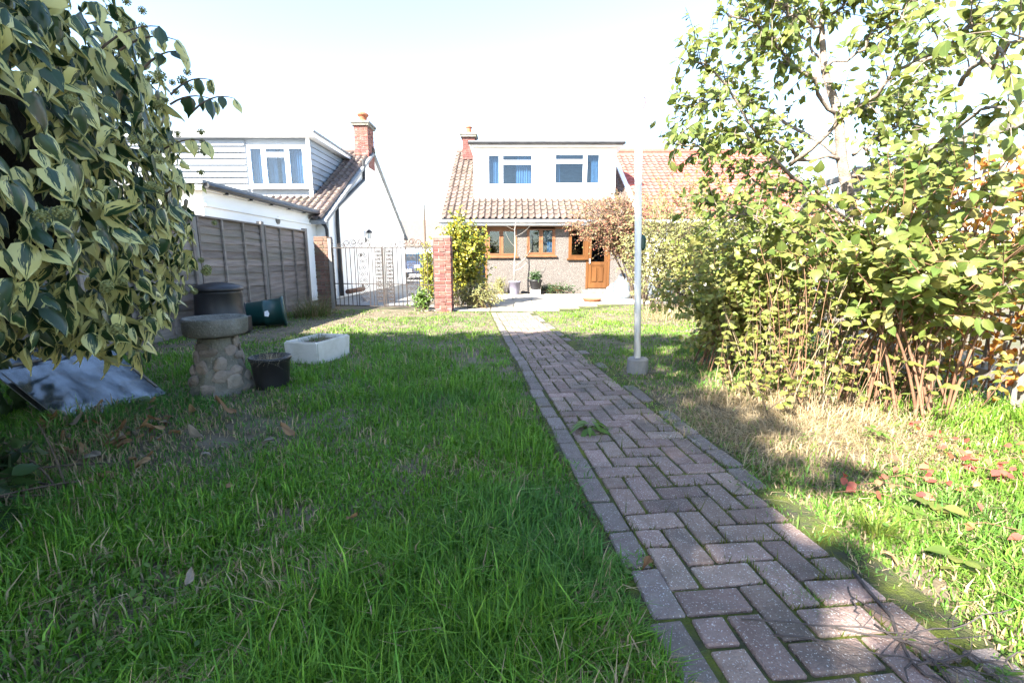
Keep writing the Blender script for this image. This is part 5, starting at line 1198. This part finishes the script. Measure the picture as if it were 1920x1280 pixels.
# ================================================================ FALLEN LEAVES AND TWIGS
dead = {m.name: [np_mesh('fallen_leaf', v, t, m, {'lf': ('FLOAT_VECTOR', a)}, True) for v, t, a in T_DEAD] for m in (M_LITTER, M_LITTER_PALE)}
def fallen(px, py, s, m, label, group=None, zo=.045):
    g = G(px, py, zo); o = link('fallen_leaf', random.choice(dead[m.name])); o.location = g; o.scale = (s, s, s); o.rotation_euler = (random.uniform(-.2, .2), random.uniform(-.3, .3), random.uniform(0, 6.28)); tag(o, label, 'leaf', group)
for a in ((513, 823, .085, M_LITTER_PALE, 'pale curled dead leaf on the shaded lawn beside a brown one'), (553, 815, .11, M_LITTER, 'brown curled dead leaf on the shaded lawn beside a pale one'), (380, 818, .12, M_LITTER_PALE, 'pale grey dead leaf at the edge of the litter'),
          (190, 852, .12, M_LITTER_PALE, 'large crumpled cream dead leaf in the litter'), (443, 772, .13, M_LITTER, 'long brown dead leaf below the bird bath'), (1128, 1165, .07, M_LITTER, 'brown leaf half sunk in the grass left of the path'),
          (1220, 1045, .05, M_LITTER, 'orange-brown leaf at the left path edge'), (350, 1097, .05, M_LITTER_PALE, 'small pale leaf in the dark foreground grass'), (650, 970, .06, M_LITTER, 'small tan leaf in the middle of the shaded lawn'), (425, 915, .06, M_LITTER, 'small orange leaf between litter and lawn'), (1655, 1035, .05, M_LITTER, 'brown leaf under the yellow-green tuft by the path')): fallen(*a)
for k in range(75):
    px, py = random.gauss(215, 85), random.gauss(812, 38)
    if 90 < px < 470 and 745 < py < 920: fallen(px, py, random.uniform(.04, .095), M_LITTER if random.random() < .75 else M_LITTER_PALE, 'dry brown leaf in the litter below the glass sheets', 'leaf litter below the glass sheets', random.uniform(.01, .05))
def branch_down(label, pts, r, side=4):
    c = np.array([tuple(G(a, b, z)) for a, b, z in pts]); t = np.linspace(0, len(c) - 1, 12); c = np.stack([np.interp(t, np.arange(len(c)), c[:, k]) for k in range(3)], 1); c[1:-1] += rv(10, .004)
    t_ = thing('fallen_branch', label, 'branch', c[0]); MB().tube(c, np.linspace(r, r * .45, 12), 6).build('stem', M_TWIG, t_, True)
    for k in range(side):
        i = random.randrange(2, 8); ax = c[i] - c[i - 1]; ax /= np.linalg.norm(ax); sd_ = random.choice((-1, 1)) * random.uniform(.5, 1.1); ln_ = random.uniform(.05, .13); e = c[i] + np.array([ax[0] - ax[1] * sd_, ax[1] + ax[0] * sd_, random.uniform(-.05, .25)]) * ln_; e[2] = max(e[2], .03)
        MB().tube([c[i], (c[i] + e) / 2 + rv(None, .006), e], [r * .5, r * .4, r * .25], 5).build('twig', M_TWIG, t_)
branch_down('thickest fallen branch lying along the right side of the path', [(1600, 1070, .035), (1665, 1150, .035), (1690, 1210, .03), (1740, 1265, .03), (1800, 1290, .03)], .006, 3)
branch_down('long thin twig crossing the path at the bottom', [(1390, 1160, .03), (1520, 1165, .035), (1640, 1180, .04), (1760, 1198, .05), (1860, 1190, .06)], .0026, 2)
branch_down('lower thin twig reaching from the path to the bottom right corner', [(1450, 1190, .028), (1580, 1205, .035), (1700, 1235, .04), (1920, 1270, .05)], .003, 2)
branch_down('forked grey twig in the bottom right corner', [(1720, 1245, .04), (1800, 1230, .06), (1860, 1240, .07), (1930, 1225, .08)], .0035, 3)
branch_down('bowed twig at the very bottom right of the bricks', [(1640, 1170, .03), (1720, 1215, .05), (1800, 1262, .05), (1900, 1285, .04)], .0035, 2)
branch_down('straight grey twig pointing right out of the path', [(1560, 1175, .03), (1680, 1190, .04), (1800, 1175, .06), (1900, 1140, .08)], .003, 3)
branch_down('short pale broken twig standing off the bricks', [(1590, 1100, .03), (1605, 1140, .05), (1612, 1172, .03)], .003, 1)
branch_down('fine twig curving over the bottom right grass', [(1700, 1200, .04), (1790, 1210, .06), (1870, 1250, .05), (1930, 1262, .05)], .0025, 2)
